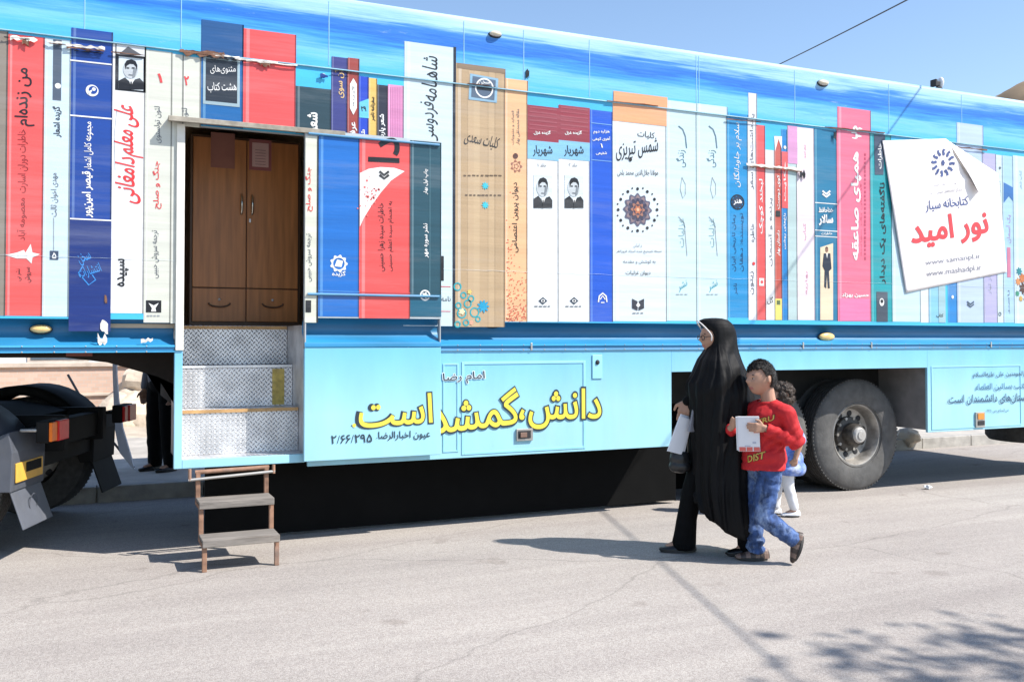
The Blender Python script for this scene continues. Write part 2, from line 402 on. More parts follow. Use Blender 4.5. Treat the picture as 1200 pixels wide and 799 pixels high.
def height_gradient(m, z0, z1, c0, c1):
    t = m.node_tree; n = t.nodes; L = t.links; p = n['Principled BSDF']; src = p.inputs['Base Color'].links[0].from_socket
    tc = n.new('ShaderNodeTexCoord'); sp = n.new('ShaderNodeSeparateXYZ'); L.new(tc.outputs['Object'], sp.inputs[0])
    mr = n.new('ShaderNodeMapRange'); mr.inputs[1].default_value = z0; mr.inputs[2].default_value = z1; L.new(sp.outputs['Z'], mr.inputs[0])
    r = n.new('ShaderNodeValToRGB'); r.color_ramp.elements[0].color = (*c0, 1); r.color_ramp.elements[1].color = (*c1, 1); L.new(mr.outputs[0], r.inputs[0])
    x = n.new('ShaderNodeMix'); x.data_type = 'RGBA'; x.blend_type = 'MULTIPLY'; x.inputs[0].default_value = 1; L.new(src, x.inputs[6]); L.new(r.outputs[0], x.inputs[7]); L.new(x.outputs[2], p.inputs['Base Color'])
height_gradient(m_skirt, 1.02, 1.58, (1, 1, 1), (.45, .76, .94))  # printed gradient, deeper blue towards the top
# side wall behind the print (with the doorway left open)
b = MB()
for x0, x1, z0, z1 in ((XL, DX0, ZB, ZS), (DX1, XR, ZB, ZS), (DX0, DX1, DZ1, ZS)): b.box(x0, x1, .004, .06, z0, z1, m_shell)
b.obj('side_wall', T)
b = MB(); b.box(XL, XR, -.012, .06, ZS+.006, ZR-.03, m_sky)
b.prism([(XL, -.012, ZR-.03), (XL, .06, ZR-.03), (XL, .06, ZR+.012), (XL, .03, ZR+.012)], (XR-XL, 0, 0), m_sky)
b.obj('upper_panel', T)
m_seam = mat('panel_seam', rgb(150, 205, 235), rough=.5)
b = MB()
for px in (99, 212, 385, 543, 613, 690, 815, 818, 930, 1040, 1125): 
    x = PX(px, 60)[0]; b = MB(); b.box(x-.003, x+.003, -.0145, -.0122, ZS+.02, ZR-.04, m_seam); b.obj('panel_joint', T)
b = MB(); b.box(XL, XR, .065, WD-.003, ZR-.02, ZR+.01, m_shell); b.box(XL, XR, WD-.0, WD+.05, ZB, ZR, m_shell); b.box(XL-.05, XL-.002, 0, WD+.05, 1.45, ZR, m_shell); b.box(XR+.002, XR+.05, 0, WD+.05, ZK+.1, ZR, m_shell)
b.obj('roof', T)
# cove under the books
def strip(prof, xs, m, yo=0.0):
    b = MB()
    for x0, x1 in xs:
        n = len(prof); vs = [(x, y+yo, z) for x in (x0, x1) for y, z in prof]; b.add(vs, [(i, i+1, n+i+1, n+i) for i in range(n-1)], m)
    return b
cove = [(0.003, ZB+.004), (.004, ZB), (.035, ZB-.006), (.075, ZB-.03), (.098, ZB-.065), (.098, ZB-.095), (.085, ZB-.125), (.055, ZB-.155), (.02, ZB-.178), (.0, ZB-.188), (-.004, ZB-.2), (-.004, ZM), (.05, ZM)]
m_ltc0 = mat('rivet_steel', (.4, .42, .43), rough=.5, metal=.4)
height_gradient(m_cove, ZB-.17, ZB-.03, (1, 1, 1), (.42, .5, .52))  # tints the cove darker towards its top
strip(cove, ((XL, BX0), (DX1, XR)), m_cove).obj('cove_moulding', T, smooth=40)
b = MB()
for x0, x1 in ((XL, BX0), (DX1, XR)):
    b.box(x0, x1, -.016, .03, ZM+.026, ZM+.04, m_rail); b.box(x0, x1, -.014, .03, ZM-.012, ZM-.003, m_rail)
for i in range(70):
    x = XL+.1+i*.2
    if not (BX0-.05 < x < DX1+.05): b.ball((x, -.0145, ZM-.0075), (.006, .004, .006), m_ltc0, 8, 4); b.ball((x, -.0165, ZM+.033), (.005, .004, .005), m_ltc0, 8, 4)
b.obj('rail_moulding', T)
# the printed tarpaulin
tarp_m = mat('printed_tarp_cyan', rgb(70, 190, 238), rough=.38, var=.1, scale=3, bump=.12, bscale=5, stretch=(.4, 1, 2.5))
b = MB()
for x0, x1, z0, z1 in ((XL, DX0, ZB, ZS), (DX1, XR, ZB, ZS), (DX0, DX1, DZ1, ZS)): b.box(x0, x1, 0, .0035, z0, z1, tarp_m)
TARP = b.obj('printed_tarp', T)
WHT = pm(250, 250, 248); BLK = pm(28, 28, 34); GRY = pm(95, 100, 110); LGR = pm(170, 178, 185); RED = pm(236, 60, 62)
def ticks(p, x, y0, y1, w, m, n, lay=3, vertical=True, seed=0):   # tiny unreadable print lines
    r = random.Random(seed)
    L_ = (y1-y0)/n
    for i in range(n):
        a = y0+L_*i; c = a+L_*r.uniform(.5, .85); o = r.uniform(-.3, .3)*w
        if vertical: p.rect(x-w/2+o*.3, a, x+w/2+o*.3, c, m, lay)
        else: p.rect(a, x-w/2+o*.3, c, x+w/2+o*.3, m, lay)
def mark(p, x, y, r, m, m2, lay=4):       # small publisher's open book mark
    p.pg([(x-r, y-r), (x-.1*r, y-.55*r), (x-.1*r, y+r), (x-r, y+.6*r)], m, lay); p.pg([(x+r, y-r), (x+.1*r, y-.55*r), (x+.1*r, y+r), (x+r, y+.6*r)], m, lay)
    p.pg([(x, y-.45*r), (x+.35*r, y+.1*r), (x, y+.5*r), (x-.35*r, y+.1*r)], m2, lay+1)
def chevron(p, x, y, r, m, lay=4):
    for k in (0, .75):
        p.line([(x-r, y-r*.9+k*r), (x, y-.1*r+k*r), (x+r, y-r*.9+k*r)], r*.5, m, lay)
def portrait(p, x0, y0, x1, y1, lay=3):   # black and white bust
    w = x1-x0; h = y1-y0
    p.rect(x0, y0+.0*h, x1, y1, pm(225, 236, 242), lay)
    X = lambda a: x0+a*w
    Y = lambda a: y0+a*h
    p.pg([(X(.3), Y(.3)), (X(.22), Y(.5)), (X(.3), Y(.66)), (X(.36), Y(.5))], pm(180, 195, 205), lay+1); p.pg([(X(0), Y(1)), (X(0), Y(.72)), (X(.25), Y(.62)), (X(.4), Y(.72)), (X(.5), Y(.85)), (X(.66), Y(.68)), (X(.85), Y(.64)), (X(1), Y(.76)), (X(1), Y(1))], BLK, lay+1)
    p.pg([(X(.42), Y(.7)), (X(.5), Y(.92)), (X(.62), Y(.68))], WHT, lay+2)
    p.pg([(X(.48), Y(.75)), (X(.53), Y(.75)), (X(.56), Y(1)), (X(.46), Y(1))], BLK, lay+3)
    p.disc(X(.48), Y(.38), .27*h, pm(205, 212, 216), lay+2, sq=.78)
    p.pg([(X(.27), Y(.38)), (X(.24), Y(.2)), (X(.33), Y(.09)), (X(.52), Y(.055)), (X(.68), Y(.11)), (X(.76), Y(.24)), (X(.74), Y(.42)), (X(.69), Y(.28)), (X(.6), Y(.21)), (X(.45), Y(.2)), (X(.33), Y(.26))], BLK, lay+3)
    p.rect(X(.32), Y(.31), X(.43), Y(.345), BLK, lay+4); p.rect(X(.53), Y(.31), X(.64), Y(.345), BLK, lay+4); p.rect(X(.4), Y(.53), X(.56), Y(.555), GRY, lay+4)
    p.pg([(X(.62), Y(.3)), (X(.74), Y(.38)), (X(.66), Y(.6)), (X(.56), Y(.63))], pm(140, 148, 155), lay+4)
BOOKS = []
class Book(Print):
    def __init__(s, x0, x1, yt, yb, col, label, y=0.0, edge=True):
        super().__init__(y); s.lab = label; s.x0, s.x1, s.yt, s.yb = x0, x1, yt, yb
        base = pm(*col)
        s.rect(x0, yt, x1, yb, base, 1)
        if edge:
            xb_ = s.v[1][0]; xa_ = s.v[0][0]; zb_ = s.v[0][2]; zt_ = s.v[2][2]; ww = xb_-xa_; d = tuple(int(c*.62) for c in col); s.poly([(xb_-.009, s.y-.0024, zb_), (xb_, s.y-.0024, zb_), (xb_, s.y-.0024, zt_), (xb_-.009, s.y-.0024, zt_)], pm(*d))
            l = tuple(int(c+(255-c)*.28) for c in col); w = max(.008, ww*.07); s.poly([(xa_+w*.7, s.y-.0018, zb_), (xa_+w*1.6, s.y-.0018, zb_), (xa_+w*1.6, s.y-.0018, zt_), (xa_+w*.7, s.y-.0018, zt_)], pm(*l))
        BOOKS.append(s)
# --- left group
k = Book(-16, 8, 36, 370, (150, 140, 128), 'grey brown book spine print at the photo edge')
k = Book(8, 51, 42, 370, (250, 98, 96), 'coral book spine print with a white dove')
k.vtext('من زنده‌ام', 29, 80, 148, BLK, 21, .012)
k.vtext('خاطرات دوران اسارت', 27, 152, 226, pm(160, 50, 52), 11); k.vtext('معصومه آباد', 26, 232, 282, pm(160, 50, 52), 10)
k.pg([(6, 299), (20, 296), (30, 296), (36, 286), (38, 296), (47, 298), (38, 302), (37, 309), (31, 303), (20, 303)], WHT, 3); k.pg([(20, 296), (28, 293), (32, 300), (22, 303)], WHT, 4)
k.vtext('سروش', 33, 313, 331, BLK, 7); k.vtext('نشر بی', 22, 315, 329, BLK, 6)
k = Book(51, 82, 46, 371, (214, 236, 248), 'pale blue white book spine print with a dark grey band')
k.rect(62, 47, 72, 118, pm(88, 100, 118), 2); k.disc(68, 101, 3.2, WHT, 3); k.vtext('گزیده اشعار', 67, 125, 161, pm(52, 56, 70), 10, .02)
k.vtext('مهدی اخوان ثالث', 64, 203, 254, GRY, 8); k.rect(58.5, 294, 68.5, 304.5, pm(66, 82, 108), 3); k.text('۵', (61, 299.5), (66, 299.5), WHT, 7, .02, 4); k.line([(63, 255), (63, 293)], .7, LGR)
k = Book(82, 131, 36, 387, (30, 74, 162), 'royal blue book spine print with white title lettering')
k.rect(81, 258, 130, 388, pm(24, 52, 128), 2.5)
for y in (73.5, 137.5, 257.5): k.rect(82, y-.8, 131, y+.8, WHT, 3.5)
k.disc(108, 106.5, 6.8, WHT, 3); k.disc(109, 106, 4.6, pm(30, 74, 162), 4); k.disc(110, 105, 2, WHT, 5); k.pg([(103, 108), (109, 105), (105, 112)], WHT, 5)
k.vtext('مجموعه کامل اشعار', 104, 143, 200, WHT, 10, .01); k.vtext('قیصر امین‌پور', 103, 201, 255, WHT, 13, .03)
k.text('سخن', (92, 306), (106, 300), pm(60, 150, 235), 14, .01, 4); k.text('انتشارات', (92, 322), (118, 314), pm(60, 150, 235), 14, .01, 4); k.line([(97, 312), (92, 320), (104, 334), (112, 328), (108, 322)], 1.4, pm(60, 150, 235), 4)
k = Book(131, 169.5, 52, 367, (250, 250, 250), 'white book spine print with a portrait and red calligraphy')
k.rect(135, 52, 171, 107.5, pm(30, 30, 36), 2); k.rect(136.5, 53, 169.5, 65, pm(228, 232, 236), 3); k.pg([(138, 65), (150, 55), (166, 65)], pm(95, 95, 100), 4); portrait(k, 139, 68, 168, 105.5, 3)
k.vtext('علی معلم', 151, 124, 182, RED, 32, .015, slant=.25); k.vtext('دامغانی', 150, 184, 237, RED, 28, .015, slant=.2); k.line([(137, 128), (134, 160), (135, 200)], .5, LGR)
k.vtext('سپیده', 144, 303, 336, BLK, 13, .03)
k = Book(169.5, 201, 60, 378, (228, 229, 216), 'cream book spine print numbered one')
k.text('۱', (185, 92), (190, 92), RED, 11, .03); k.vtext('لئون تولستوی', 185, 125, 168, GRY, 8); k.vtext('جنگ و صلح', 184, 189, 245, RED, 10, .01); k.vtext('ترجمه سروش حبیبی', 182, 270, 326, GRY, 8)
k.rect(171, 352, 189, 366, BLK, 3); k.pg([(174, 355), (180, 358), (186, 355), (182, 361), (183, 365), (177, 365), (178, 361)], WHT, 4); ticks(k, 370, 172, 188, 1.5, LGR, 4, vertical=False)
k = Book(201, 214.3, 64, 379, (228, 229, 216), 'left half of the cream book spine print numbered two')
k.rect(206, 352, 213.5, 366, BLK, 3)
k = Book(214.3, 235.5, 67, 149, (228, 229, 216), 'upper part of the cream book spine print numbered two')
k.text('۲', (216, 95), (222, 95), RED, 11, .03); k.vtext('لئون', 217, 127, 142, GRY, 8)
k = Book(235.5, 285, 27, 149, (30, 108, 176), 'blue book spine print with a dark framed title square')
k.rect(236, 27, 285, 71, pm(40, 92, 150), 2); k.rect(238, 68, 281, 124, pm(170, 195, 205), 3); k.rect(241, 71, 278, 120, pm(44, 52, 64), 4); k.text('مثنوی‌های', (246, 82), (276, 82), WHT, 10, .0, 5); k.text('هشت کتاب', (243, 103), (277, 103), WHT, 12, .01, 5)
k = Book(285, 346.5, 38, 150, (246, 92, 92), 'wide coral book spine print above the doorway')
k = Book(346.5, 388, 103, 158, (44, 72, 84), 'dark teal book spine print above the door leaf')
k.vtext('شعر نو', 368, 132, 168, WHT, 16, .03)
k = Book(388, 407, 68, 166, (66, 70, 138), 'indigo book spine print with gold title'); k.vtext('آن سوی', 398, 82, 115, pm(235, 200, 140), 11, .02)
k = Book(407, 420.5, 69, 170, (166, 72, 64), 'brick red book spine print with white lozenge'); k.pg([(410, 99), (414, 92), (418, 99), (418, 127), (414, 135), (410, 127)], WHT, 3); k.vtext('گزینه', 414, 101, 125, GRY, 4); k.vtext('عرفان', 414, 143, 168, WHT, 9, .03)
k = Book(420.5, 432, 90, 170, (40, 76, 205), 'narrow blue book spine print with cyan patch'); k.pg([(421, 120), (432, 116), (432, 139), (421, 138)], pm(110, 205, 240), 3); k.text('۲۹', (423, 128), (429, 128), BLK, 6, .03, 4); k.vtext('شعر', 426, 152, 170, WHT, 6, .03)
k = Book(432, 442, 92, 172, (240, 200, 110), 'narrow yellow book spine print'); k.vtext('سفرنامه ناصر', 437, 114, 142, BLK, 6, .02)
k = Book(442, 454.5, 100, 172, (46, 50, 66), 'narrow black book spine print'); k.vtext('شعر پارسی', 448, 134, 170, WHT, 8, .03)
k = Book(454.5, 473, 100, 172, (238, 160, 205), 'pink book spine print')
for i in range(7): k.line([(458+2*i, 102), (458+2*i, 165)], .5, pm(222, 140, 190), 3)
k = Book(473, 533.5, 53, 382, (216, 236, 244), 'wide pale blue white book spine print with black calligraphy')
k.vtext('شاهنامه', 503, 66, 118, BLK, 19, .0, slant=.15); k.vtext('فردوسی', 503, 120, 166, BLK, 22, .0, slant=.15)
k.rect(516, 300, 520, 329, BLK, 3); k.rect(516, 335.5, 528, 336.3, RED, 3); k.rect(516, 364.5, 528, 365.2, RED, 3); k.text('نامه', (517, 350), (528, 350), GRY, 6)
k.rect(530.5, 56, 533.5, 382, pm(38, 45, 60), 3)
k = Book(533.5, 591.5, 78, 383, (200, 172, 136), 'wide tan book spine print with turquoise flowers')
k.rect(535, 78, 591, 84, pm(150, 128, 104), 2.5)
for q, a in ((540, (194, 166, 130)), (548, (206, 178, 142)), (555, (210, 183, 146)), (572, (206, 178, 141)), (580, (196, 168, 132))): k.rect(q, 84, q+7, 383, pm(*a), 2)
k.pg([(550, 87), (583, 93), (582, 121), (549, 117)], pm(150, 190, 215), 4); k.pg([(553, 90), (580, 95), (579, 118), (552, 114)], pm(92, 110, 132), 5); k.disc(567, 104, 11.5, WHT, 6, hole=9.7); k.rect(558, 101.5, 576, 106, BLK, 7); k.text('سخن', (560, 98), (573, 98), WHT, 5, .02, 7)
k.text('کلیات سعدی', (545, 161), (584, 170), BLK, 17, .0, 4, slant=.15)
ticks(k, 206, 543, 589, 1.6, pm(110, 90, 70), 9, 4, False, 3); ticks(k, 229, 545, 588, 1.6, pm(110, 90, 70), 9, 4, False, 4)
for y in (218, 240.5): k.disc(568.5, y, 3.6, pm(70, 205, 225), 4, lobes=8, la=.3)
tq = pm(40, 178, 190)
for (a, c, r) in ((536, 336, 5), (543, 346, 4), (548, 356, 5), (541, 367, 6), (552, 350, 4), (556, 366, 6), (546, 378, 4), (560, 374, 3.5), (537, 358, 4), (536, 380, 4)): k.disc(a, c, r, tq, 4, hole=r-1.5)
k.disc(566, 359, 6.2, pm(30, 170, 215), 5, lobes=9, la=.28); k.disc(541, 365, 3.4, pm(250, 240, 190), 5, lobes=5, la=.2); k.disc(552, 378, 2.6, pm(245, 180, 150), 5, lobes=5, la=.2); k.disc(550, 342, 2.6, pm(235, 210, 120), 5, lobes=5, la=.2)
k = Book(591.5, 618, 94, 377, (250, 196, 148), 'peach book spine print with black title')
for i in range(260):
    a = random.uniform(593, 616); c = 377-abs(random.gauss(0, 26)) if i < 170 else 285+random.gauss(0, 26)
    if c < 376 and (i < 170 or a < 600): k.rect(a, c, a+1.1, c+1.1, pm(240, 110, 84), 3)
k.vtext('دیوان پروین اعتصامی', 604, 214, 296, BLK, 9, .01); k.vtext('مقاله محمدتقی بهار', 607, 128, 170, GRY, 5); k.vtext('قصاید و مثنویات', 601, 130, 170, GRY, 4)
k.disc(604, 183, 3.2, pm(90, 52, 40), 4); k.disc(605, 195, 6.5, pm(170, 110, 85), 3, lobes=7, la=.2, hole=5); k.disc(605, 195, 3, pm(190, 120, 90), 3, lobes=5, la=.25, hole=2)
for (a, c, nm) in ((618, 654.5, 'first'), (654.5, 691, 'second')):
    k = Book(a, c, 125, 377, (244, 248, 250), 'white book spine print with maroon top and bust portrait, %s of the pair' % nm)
    k.rect(a, 125, c, 166, pm(158, 62, 76), 3); k.rect(a, 166, c, 187.5, pm(140, 200, 235), 3); w = c-a
    for i in range(6): k.rect(a+2, 127+i*5, c-2, 128.5+i*5, pm(172, 84, 96), 4)
    k.text('شهریار', (a+6, 177), (a+29, 177), BLK, 13, .01, 5); k.text('گزیده غزل', (a+7, 156), (a+27, 156), WHT, 5, .03, 5)
    k.text('جلد ۱' if nm == 'first' else 'جلد ۲', (a+12, 194), (a+22, 194), GRY, 5, 0, 4)
    portrait(k, a+7, 206, a+29, 244, 3)
    k.disc(a+18, 352.5, 4.4, pm(40, 60, 80), 4, sq=1.3, n=4); k.disc(a+18, 352.5, 2, WHT, 5, sq=1.3); k.disc(a+18, 352.5, 1.2, BLK, 6); ticks(k, 359, a+8, a+29, 1.2, GRY, 4, 4, False, 5)
k = Book(691, 718, 130, 377, (26, 92, 212), 'strong blue book spine print with a white boxed heading')
k.rect(692.5, 145, 716.5, 146, pm(120, 170, 235), 3); k.rect(692.5, 188, 716.5, 189, pm(120, 170, 235), 3); k.text('هزاره دوم', (695, 155), (714, 155), WHT, 5, .02, 4); k.text('آهوی کوهی', (694, 163), (715, 163), WHT, 5, .02, 4); k.text('۱', (703.5, 171), (706, 171), WHT, 5, .02, 4); k.text('شفیعی', (698, 180), (711, 180), WHT, 4, .02, 4)
k.line([(701, 354), (702, 347), (706, 343.5), (710, 347), (711, 354)], 1.8, WHT, 4); k.line([(703, 351), (706, 346.5), (709, 351)], 1.4, WHT, 4); k.line([(704, 354.5), (708, 354.5)], 1.2, WHT, 4)
k = Book(718, 781, 111, 376.5, (228, 240, 246), 'wide white book spine print with a dark rosette')
k.rect(718, 111, 781, 145, pm(250, 176, 128), 3)
k.text('کلیات', (747, 157), (767, 160), BLK, 9, 0, 4); k.text('شمس تبریزی', (722, 178), (771, 172), BLK, 22, .0, 4, slant=.2); k.disc(738.5, 187, 2.6, BLK, 5, sq=.8); k.text('مولانا جلال‌الدین محمد بلخی', (723, 203), (771, 203), BLK, 8, 0, 4)
k.disc(747, 246, 18, pm(96, 92, 116), 4, lobes=12, la=.1); k.disc(747, 246, 15.5, pm(150, 128, 132), 5, lobes=12, la=.12, hole=13.6); k.disc(747, 246, 12, pm(64, 60, 84), 5, lobes=12, la=.16); k.disc(747, 246, 8.2, pm(176, 120, 100), 6, lobes=8, la=.2, hole=6.2); k.disc(747, 246, 4.6, pm(200, 120, 80), 6, lobes=6, la=.2); k.disc(747, 246, 2, pm(240, 190, 150), 7)
for i in range(24):
    th = i*math.pi/12; rr = 24.5 if i % 2 == 0 else 26; k.disc(747+rr*.93*math.cos(th), 246+rr*math.sin(th), 1.9 if i % 2 == 0 else 1.1, BLK, 4, n=10)
k.text('بر اساس', (742, 288), (752, 288), GRY, 5, 0, 4); k.text('نسخه تصحیح شده استاد فروزانفر', (722, 295), (775, 295), GRY, 5, 0, 4); k.text('به کوشش و مقدمه', (730, 307), (768, 307), GRY, 5, 0, 4); k.text('دیوان غزلیات', (733, 320), (762, 320), BLK, 6, 0, 4)
mark(k, 747.5, 357, 7, pm(40, 44, 60), WHT, 4); ticks(k, 367, 741, 755, 1, GRY, 3, 4, False)
for (a, c, yt, nm) in ((781, 816.5, 120, 'left'), (816.5, 852, 124, 'right')):
    k = Book(a, c, yt, 376, (214, 240, 246), 'pale aqua book spine print with thin calligraphy, %s of the pair' % nm)
    tp = pm(100, 130, 150)
    k.line([(a+14, 148), (a+19, 152), (a+22, 160), (a+23.5, 174)], 1.6, tp); k.vtext('زندگی', a+17, 176, 196, tp, 14); k.line([(a+18, 208), (a+22, 216), (a+22, 228), (a+19, 233), (a+16, 222), (a+18, 208)], .8, LGR)
    k.line([(a+14, 254), (a+21, 262), (a+22, 276), (a+24, 300)], .9, LGR); k.vtext('غزلیات', a+18, 256, 290, pm(150, 185, 195), 10); k.text('نشر', (a+14, 338), (a+24, 332), pm(60, 170, 190), 9, 0, 4, slant=.3); ticks(k, 345, a+11, a+26, 1, LGR, 3, 4, False)
k = Book(852, 876.5, 134, 372, (30, 150, 214), 'cyan blue book spine print with white script and an oval stamp')
k.vtext('سلام بر جاودانگان', 864, 144, 219, WHT, 12, .0, slant=.2); k.disc(864, 237, 9, BLK, 4, sq=1.1, hole=7.6); k.disc(864, 237, 7, pm(40, 60, 90), 4, sq=1.1, lobes=9, la=.1); k.text('هنر', (859, 237), (869, 237), WHT, 7, .02, 5)
k.vtext('رمان تاریخی ایران', 860, 252, 318, pm(20, 62, 110), 6); k.vtext('نویسنده: دهقان', 869, 250, 318, pm(20, 62, 110), 6); k.vtext('ناشر', 862, 332, 345, pm(20, 62, 110), 6)
# --- right group of thin spines
k = Book(876.5, 886.5, 110, 375, (236, 238, 244), 'thin white book spine print rising above its neighbours'); k.vtext('یادداشت‌های سفر', 881, 134, 222, GRY, 6); k.vtext('خاطره', 882, 262, 284, GRY, 7); k.vtext('زیتون', 881, 318, 345, GRY, 6); k.disc(883, 309, 2, RED, 4)
k = Book(886.5, 897, 147, 375, (246, 92, 92), 'thin coral book spine print'); k.vtext('لبخند کوچک', 892, 210, 274, WHT, 7, .02); k.rect(889.5, 326, 895, 335, WHT, 3); k.disc(892.5, 330.5, 2, pm(246, 92, 92), 4)
k = Book(897, 908, 176, 375, (240, 240, 240), 'thin white book spine print with scattered black script'); k.vtext('پرنده و آسمان', 903, 232, 312, GRY, 6); k.text('گل', (899, 352), (906, 352), BLK, 9)
k = Book(908, 916, 160, 375, (206, 92, 78), 'thin brick coloured book spine print with pale pencil tip'); k.pg([(907, 160), (916, 160), (916, 175), (912, 163), (908, 178)], WHT, 3); k.vtext('کوی دوست', 912, 205, 245, WHT, 5, .02); k.vtext('داستان بهار', 912, 270, 300, WHT, 5, .02); k.rect(909, 247, 914, 254, BLK, 4); k.rect(908.3, 350, 916, 375, pm(240, 226, 120), 3); k.rect(910, 352, 914, 357, pm(90, 110, 60), 4)
k = Book(916, 923, 152, 375, (28, 132, 204), 'thin blue book spine print with coral middle'); k.rect(916, 178, 923, 244, pm(240, 96, 96), 3); k.vtext('حکایت', 919.5, 190, 236, WHT, 4, .02, 4); k.vtext('باغ‌های روشن', 919.5, 250, 292, WHT, 4, .02); k.disc(919.5, 173, 2, WHT, 4)
k = Book(923, 934, 148, 375, (190, 214, 214), 'grey green book spine print with lilac top'); k.rect(923, 148, 934, 192, pm(222, 160, 205), 3)
k = Book(934, 954.5, 150, 375, (248, 232, 240), 'pinkish white book spine print with small red mark'); k.vtext('شعر امروز', 943, 170, 186, pm(215, 120, 150), 4); k.vtext('کتاب', 943, 262, 282, pm(225, 150, 175), 5); k.vtext('بهاریه', 945, 318, 345, pm(225, 150, 175), 4)
k = Book(954.5, 981, 152, 376, (34, 124, 164), 'teal blue book spine print with a man in a dark suit')
chevron(k, 968, 228, 4.5, WHT); k.rect(955, 238, 981, 239, WHT, 3); k.rect(955, 270, 981, 271, WHT, 3); k.rect(955, 277, 981, 278, WHT, 3)
k.text('خداحافظ', (959, 246), (976, 246), WHT, 6, .03, 4); k.text('سالار', (959, 258), (976, 258), WHT, 13, .05, 4); k.text('خاطرات', (962, 274), (975, 274), WHT, 4, .02, 4)
k.pg([(961, 290), (976, 285), (976, 375), (961, 375)], pm(244, 222, 190), 3); k.disc(968.5, 293, 2.6, pm(150, 110, 90), 5, sq=.8); k.disc(968.5, 291.6, 2.4, BLK, 4, sq=.9); k.pg([(965, 297), (972.5, 297), (974, 315), (971, 318), (972, 338), (969.8, 338), (968.6, 320), (967.8, 338), (965.5, 336), (966, 317), (963.5, 312)], pm(36, 44, 66), 5); k.pg([(967.6, 297), (969.6, 297), (968.6, 303)], WHT, 6)
k = Book(981, 1020, 128, 376.5, (244, 122, 150), 'wide pink book spine print with white title')
k.vtext('همپای صاعقه', 1003, 178, 305, WHT, 16, .03, 3.4); k.vtext('چاپ', 1001, 148, 163, WHT, 22, .05); ticks(k, 1013.5, 180, 306, 2, pm(205, 80, 112), 26, 3, True, 8); k.vtext('گزارش یک حماسه', 1009, 215, 300, pm(215, 90, 120), 3); k.text('حسین بهزاد', (986, 346), (1018, 346), WHT, 6, .03, 4); k.rect(984, 350, 1019, 376, pm(240, 132, 178), 2.5)
k = Book(1020, 1045, 158, 377, (30, 165, 175), 'teal book spine print with long black title'); k.pg([(1024, 158), (1037, 158), (1035, 205), (1025, 205)], pm(70, 82, 104), 3); k.vtext('خاطرات', 1031, 168, 198, WHT, 7, .02, 4); k.vtext('ناگفته‌های یک دیدار', 1034, 214, 333, BLK, 11, .02); k.rect(1027, 342, 1040, 377, pm(70, 82, 98), 3); k.disc(1033, 354, 4.6, WHT, 4, sq=.8); k.disc(1033, 353, 2.2, BLK, 5)
# --- behind and right of the poster
k = Book(1045, 1078, 172, 377, (206, 234, 246), 'pale blue book spine print behind the poster')
k = Book(1078, 1088, 180, 378, (226, 240, 248), 'thin pale book spine print under the poster')
k = Book(1088, 1107, 182, 378, (140, 205, 236), 'light blue book spine print under the poster'); k.rect(1099, 182, 1107, 378, pm(168, 205, 214), 3); k.text('کتاب', (1097, 370), (1105, 370), BLK, 5, .02, 4)
k = Book(1110, 1121, 182, 378, (38, 140, 215), 'thin blue book spine print under the poster'); k.disc(1116, 348, 2, WHT, 4)
k = Book(1121, 1152, 146, 378, (196, 216, 244), 'lavender white book spine print standing above the poster'); chevron(k, 1137, 357, 4, pm(80, 100, 120))
k = Book(1152, 1168, 180, 378, (190, 186, 228), 'lilac book spine print right of the poster'); k.vtext('مردی از تبار', 1160, 300, 345, LGR, 6)
k = Book(1168, 1175.5, 182, 378, (216, 238, 246), 'thin pale book spine print with a small emblem'); k.disc(1171.5, 197, 2, GRY, 4, n=4); k.vtext('سرود باران', 1171.5, 212, 268, LGR, 4); k.disc(1171.5, 368, 2.4, GRY, 4, hole=1.4)
k = Book(1175.5, 1188, 183, 378, (178, 216, 244), 'pale blue book spine print with coral lettering'); k.pg([(1176, 214), (1187, 220), (1187, 236), (1182, 230), (1176, 238)], pm(60, 120, 190), 3); k.vtext('یک آسمان', 1182, 252, 285, pm(190, 140, 190), 8); k.rect(1180, 290, 1184, 325, pm(215, 130, 160), 3); k.vtext('ناصر', 1182, 340, 368, GRY, 4)
k = Book(1188, 1235, 185, 379, (208, 232, 246), 'wide pale book spine print with a painted bird at the photo edge')
k.vtext('کتاب شعر', 1196, 200, 222, pm(130, 175, 190), 5)
for (a, c, r, q) in ((1194, 318, 4, (40, 140, 150)), (1198, 326, 5, (210, 120, 60)), (1193, 330, 4, (225, 150, 90)), (1199, 338, 6, (90, 60, 50)), (1192, 344, 3, (60, 150, 120)), (1206, 330, 7, (190, 90, 60)), (1204, 348, 6, (60, 60, 80)), (1196, 350, 3, (220, 180, 90))): k.disc(a, c, r, pm(*q), 4, lobes=7, la=.25)
# beyond the photo's edges the row of books goes on
cx = -16
for wd, yt, col in ((34, 46, (60, 120, 190)), (40, 40, (232, 226, 210)), (30, 52, (190, 70, 80)), (48, 36, (40, 150, 160)), (30, 44, (240, 240, 244)), (44, 40, (70, 80, 150))):
    k = Book(cx-wd, cx, yt, 370, col, 'book spine print past the left photo edge'); cx -= wd
cx = 1235
for wd, yt, col in ((24, 180, (60, 120, 190)), (20, 190, (236, 230, 214)), (26, 178, (200, 84, 92)), (14, 190, (40, 150, 160))):
    k = Book(cx, cx+wd, yt, 380, col, 'book spine print past the right photo edge'); cx += wd
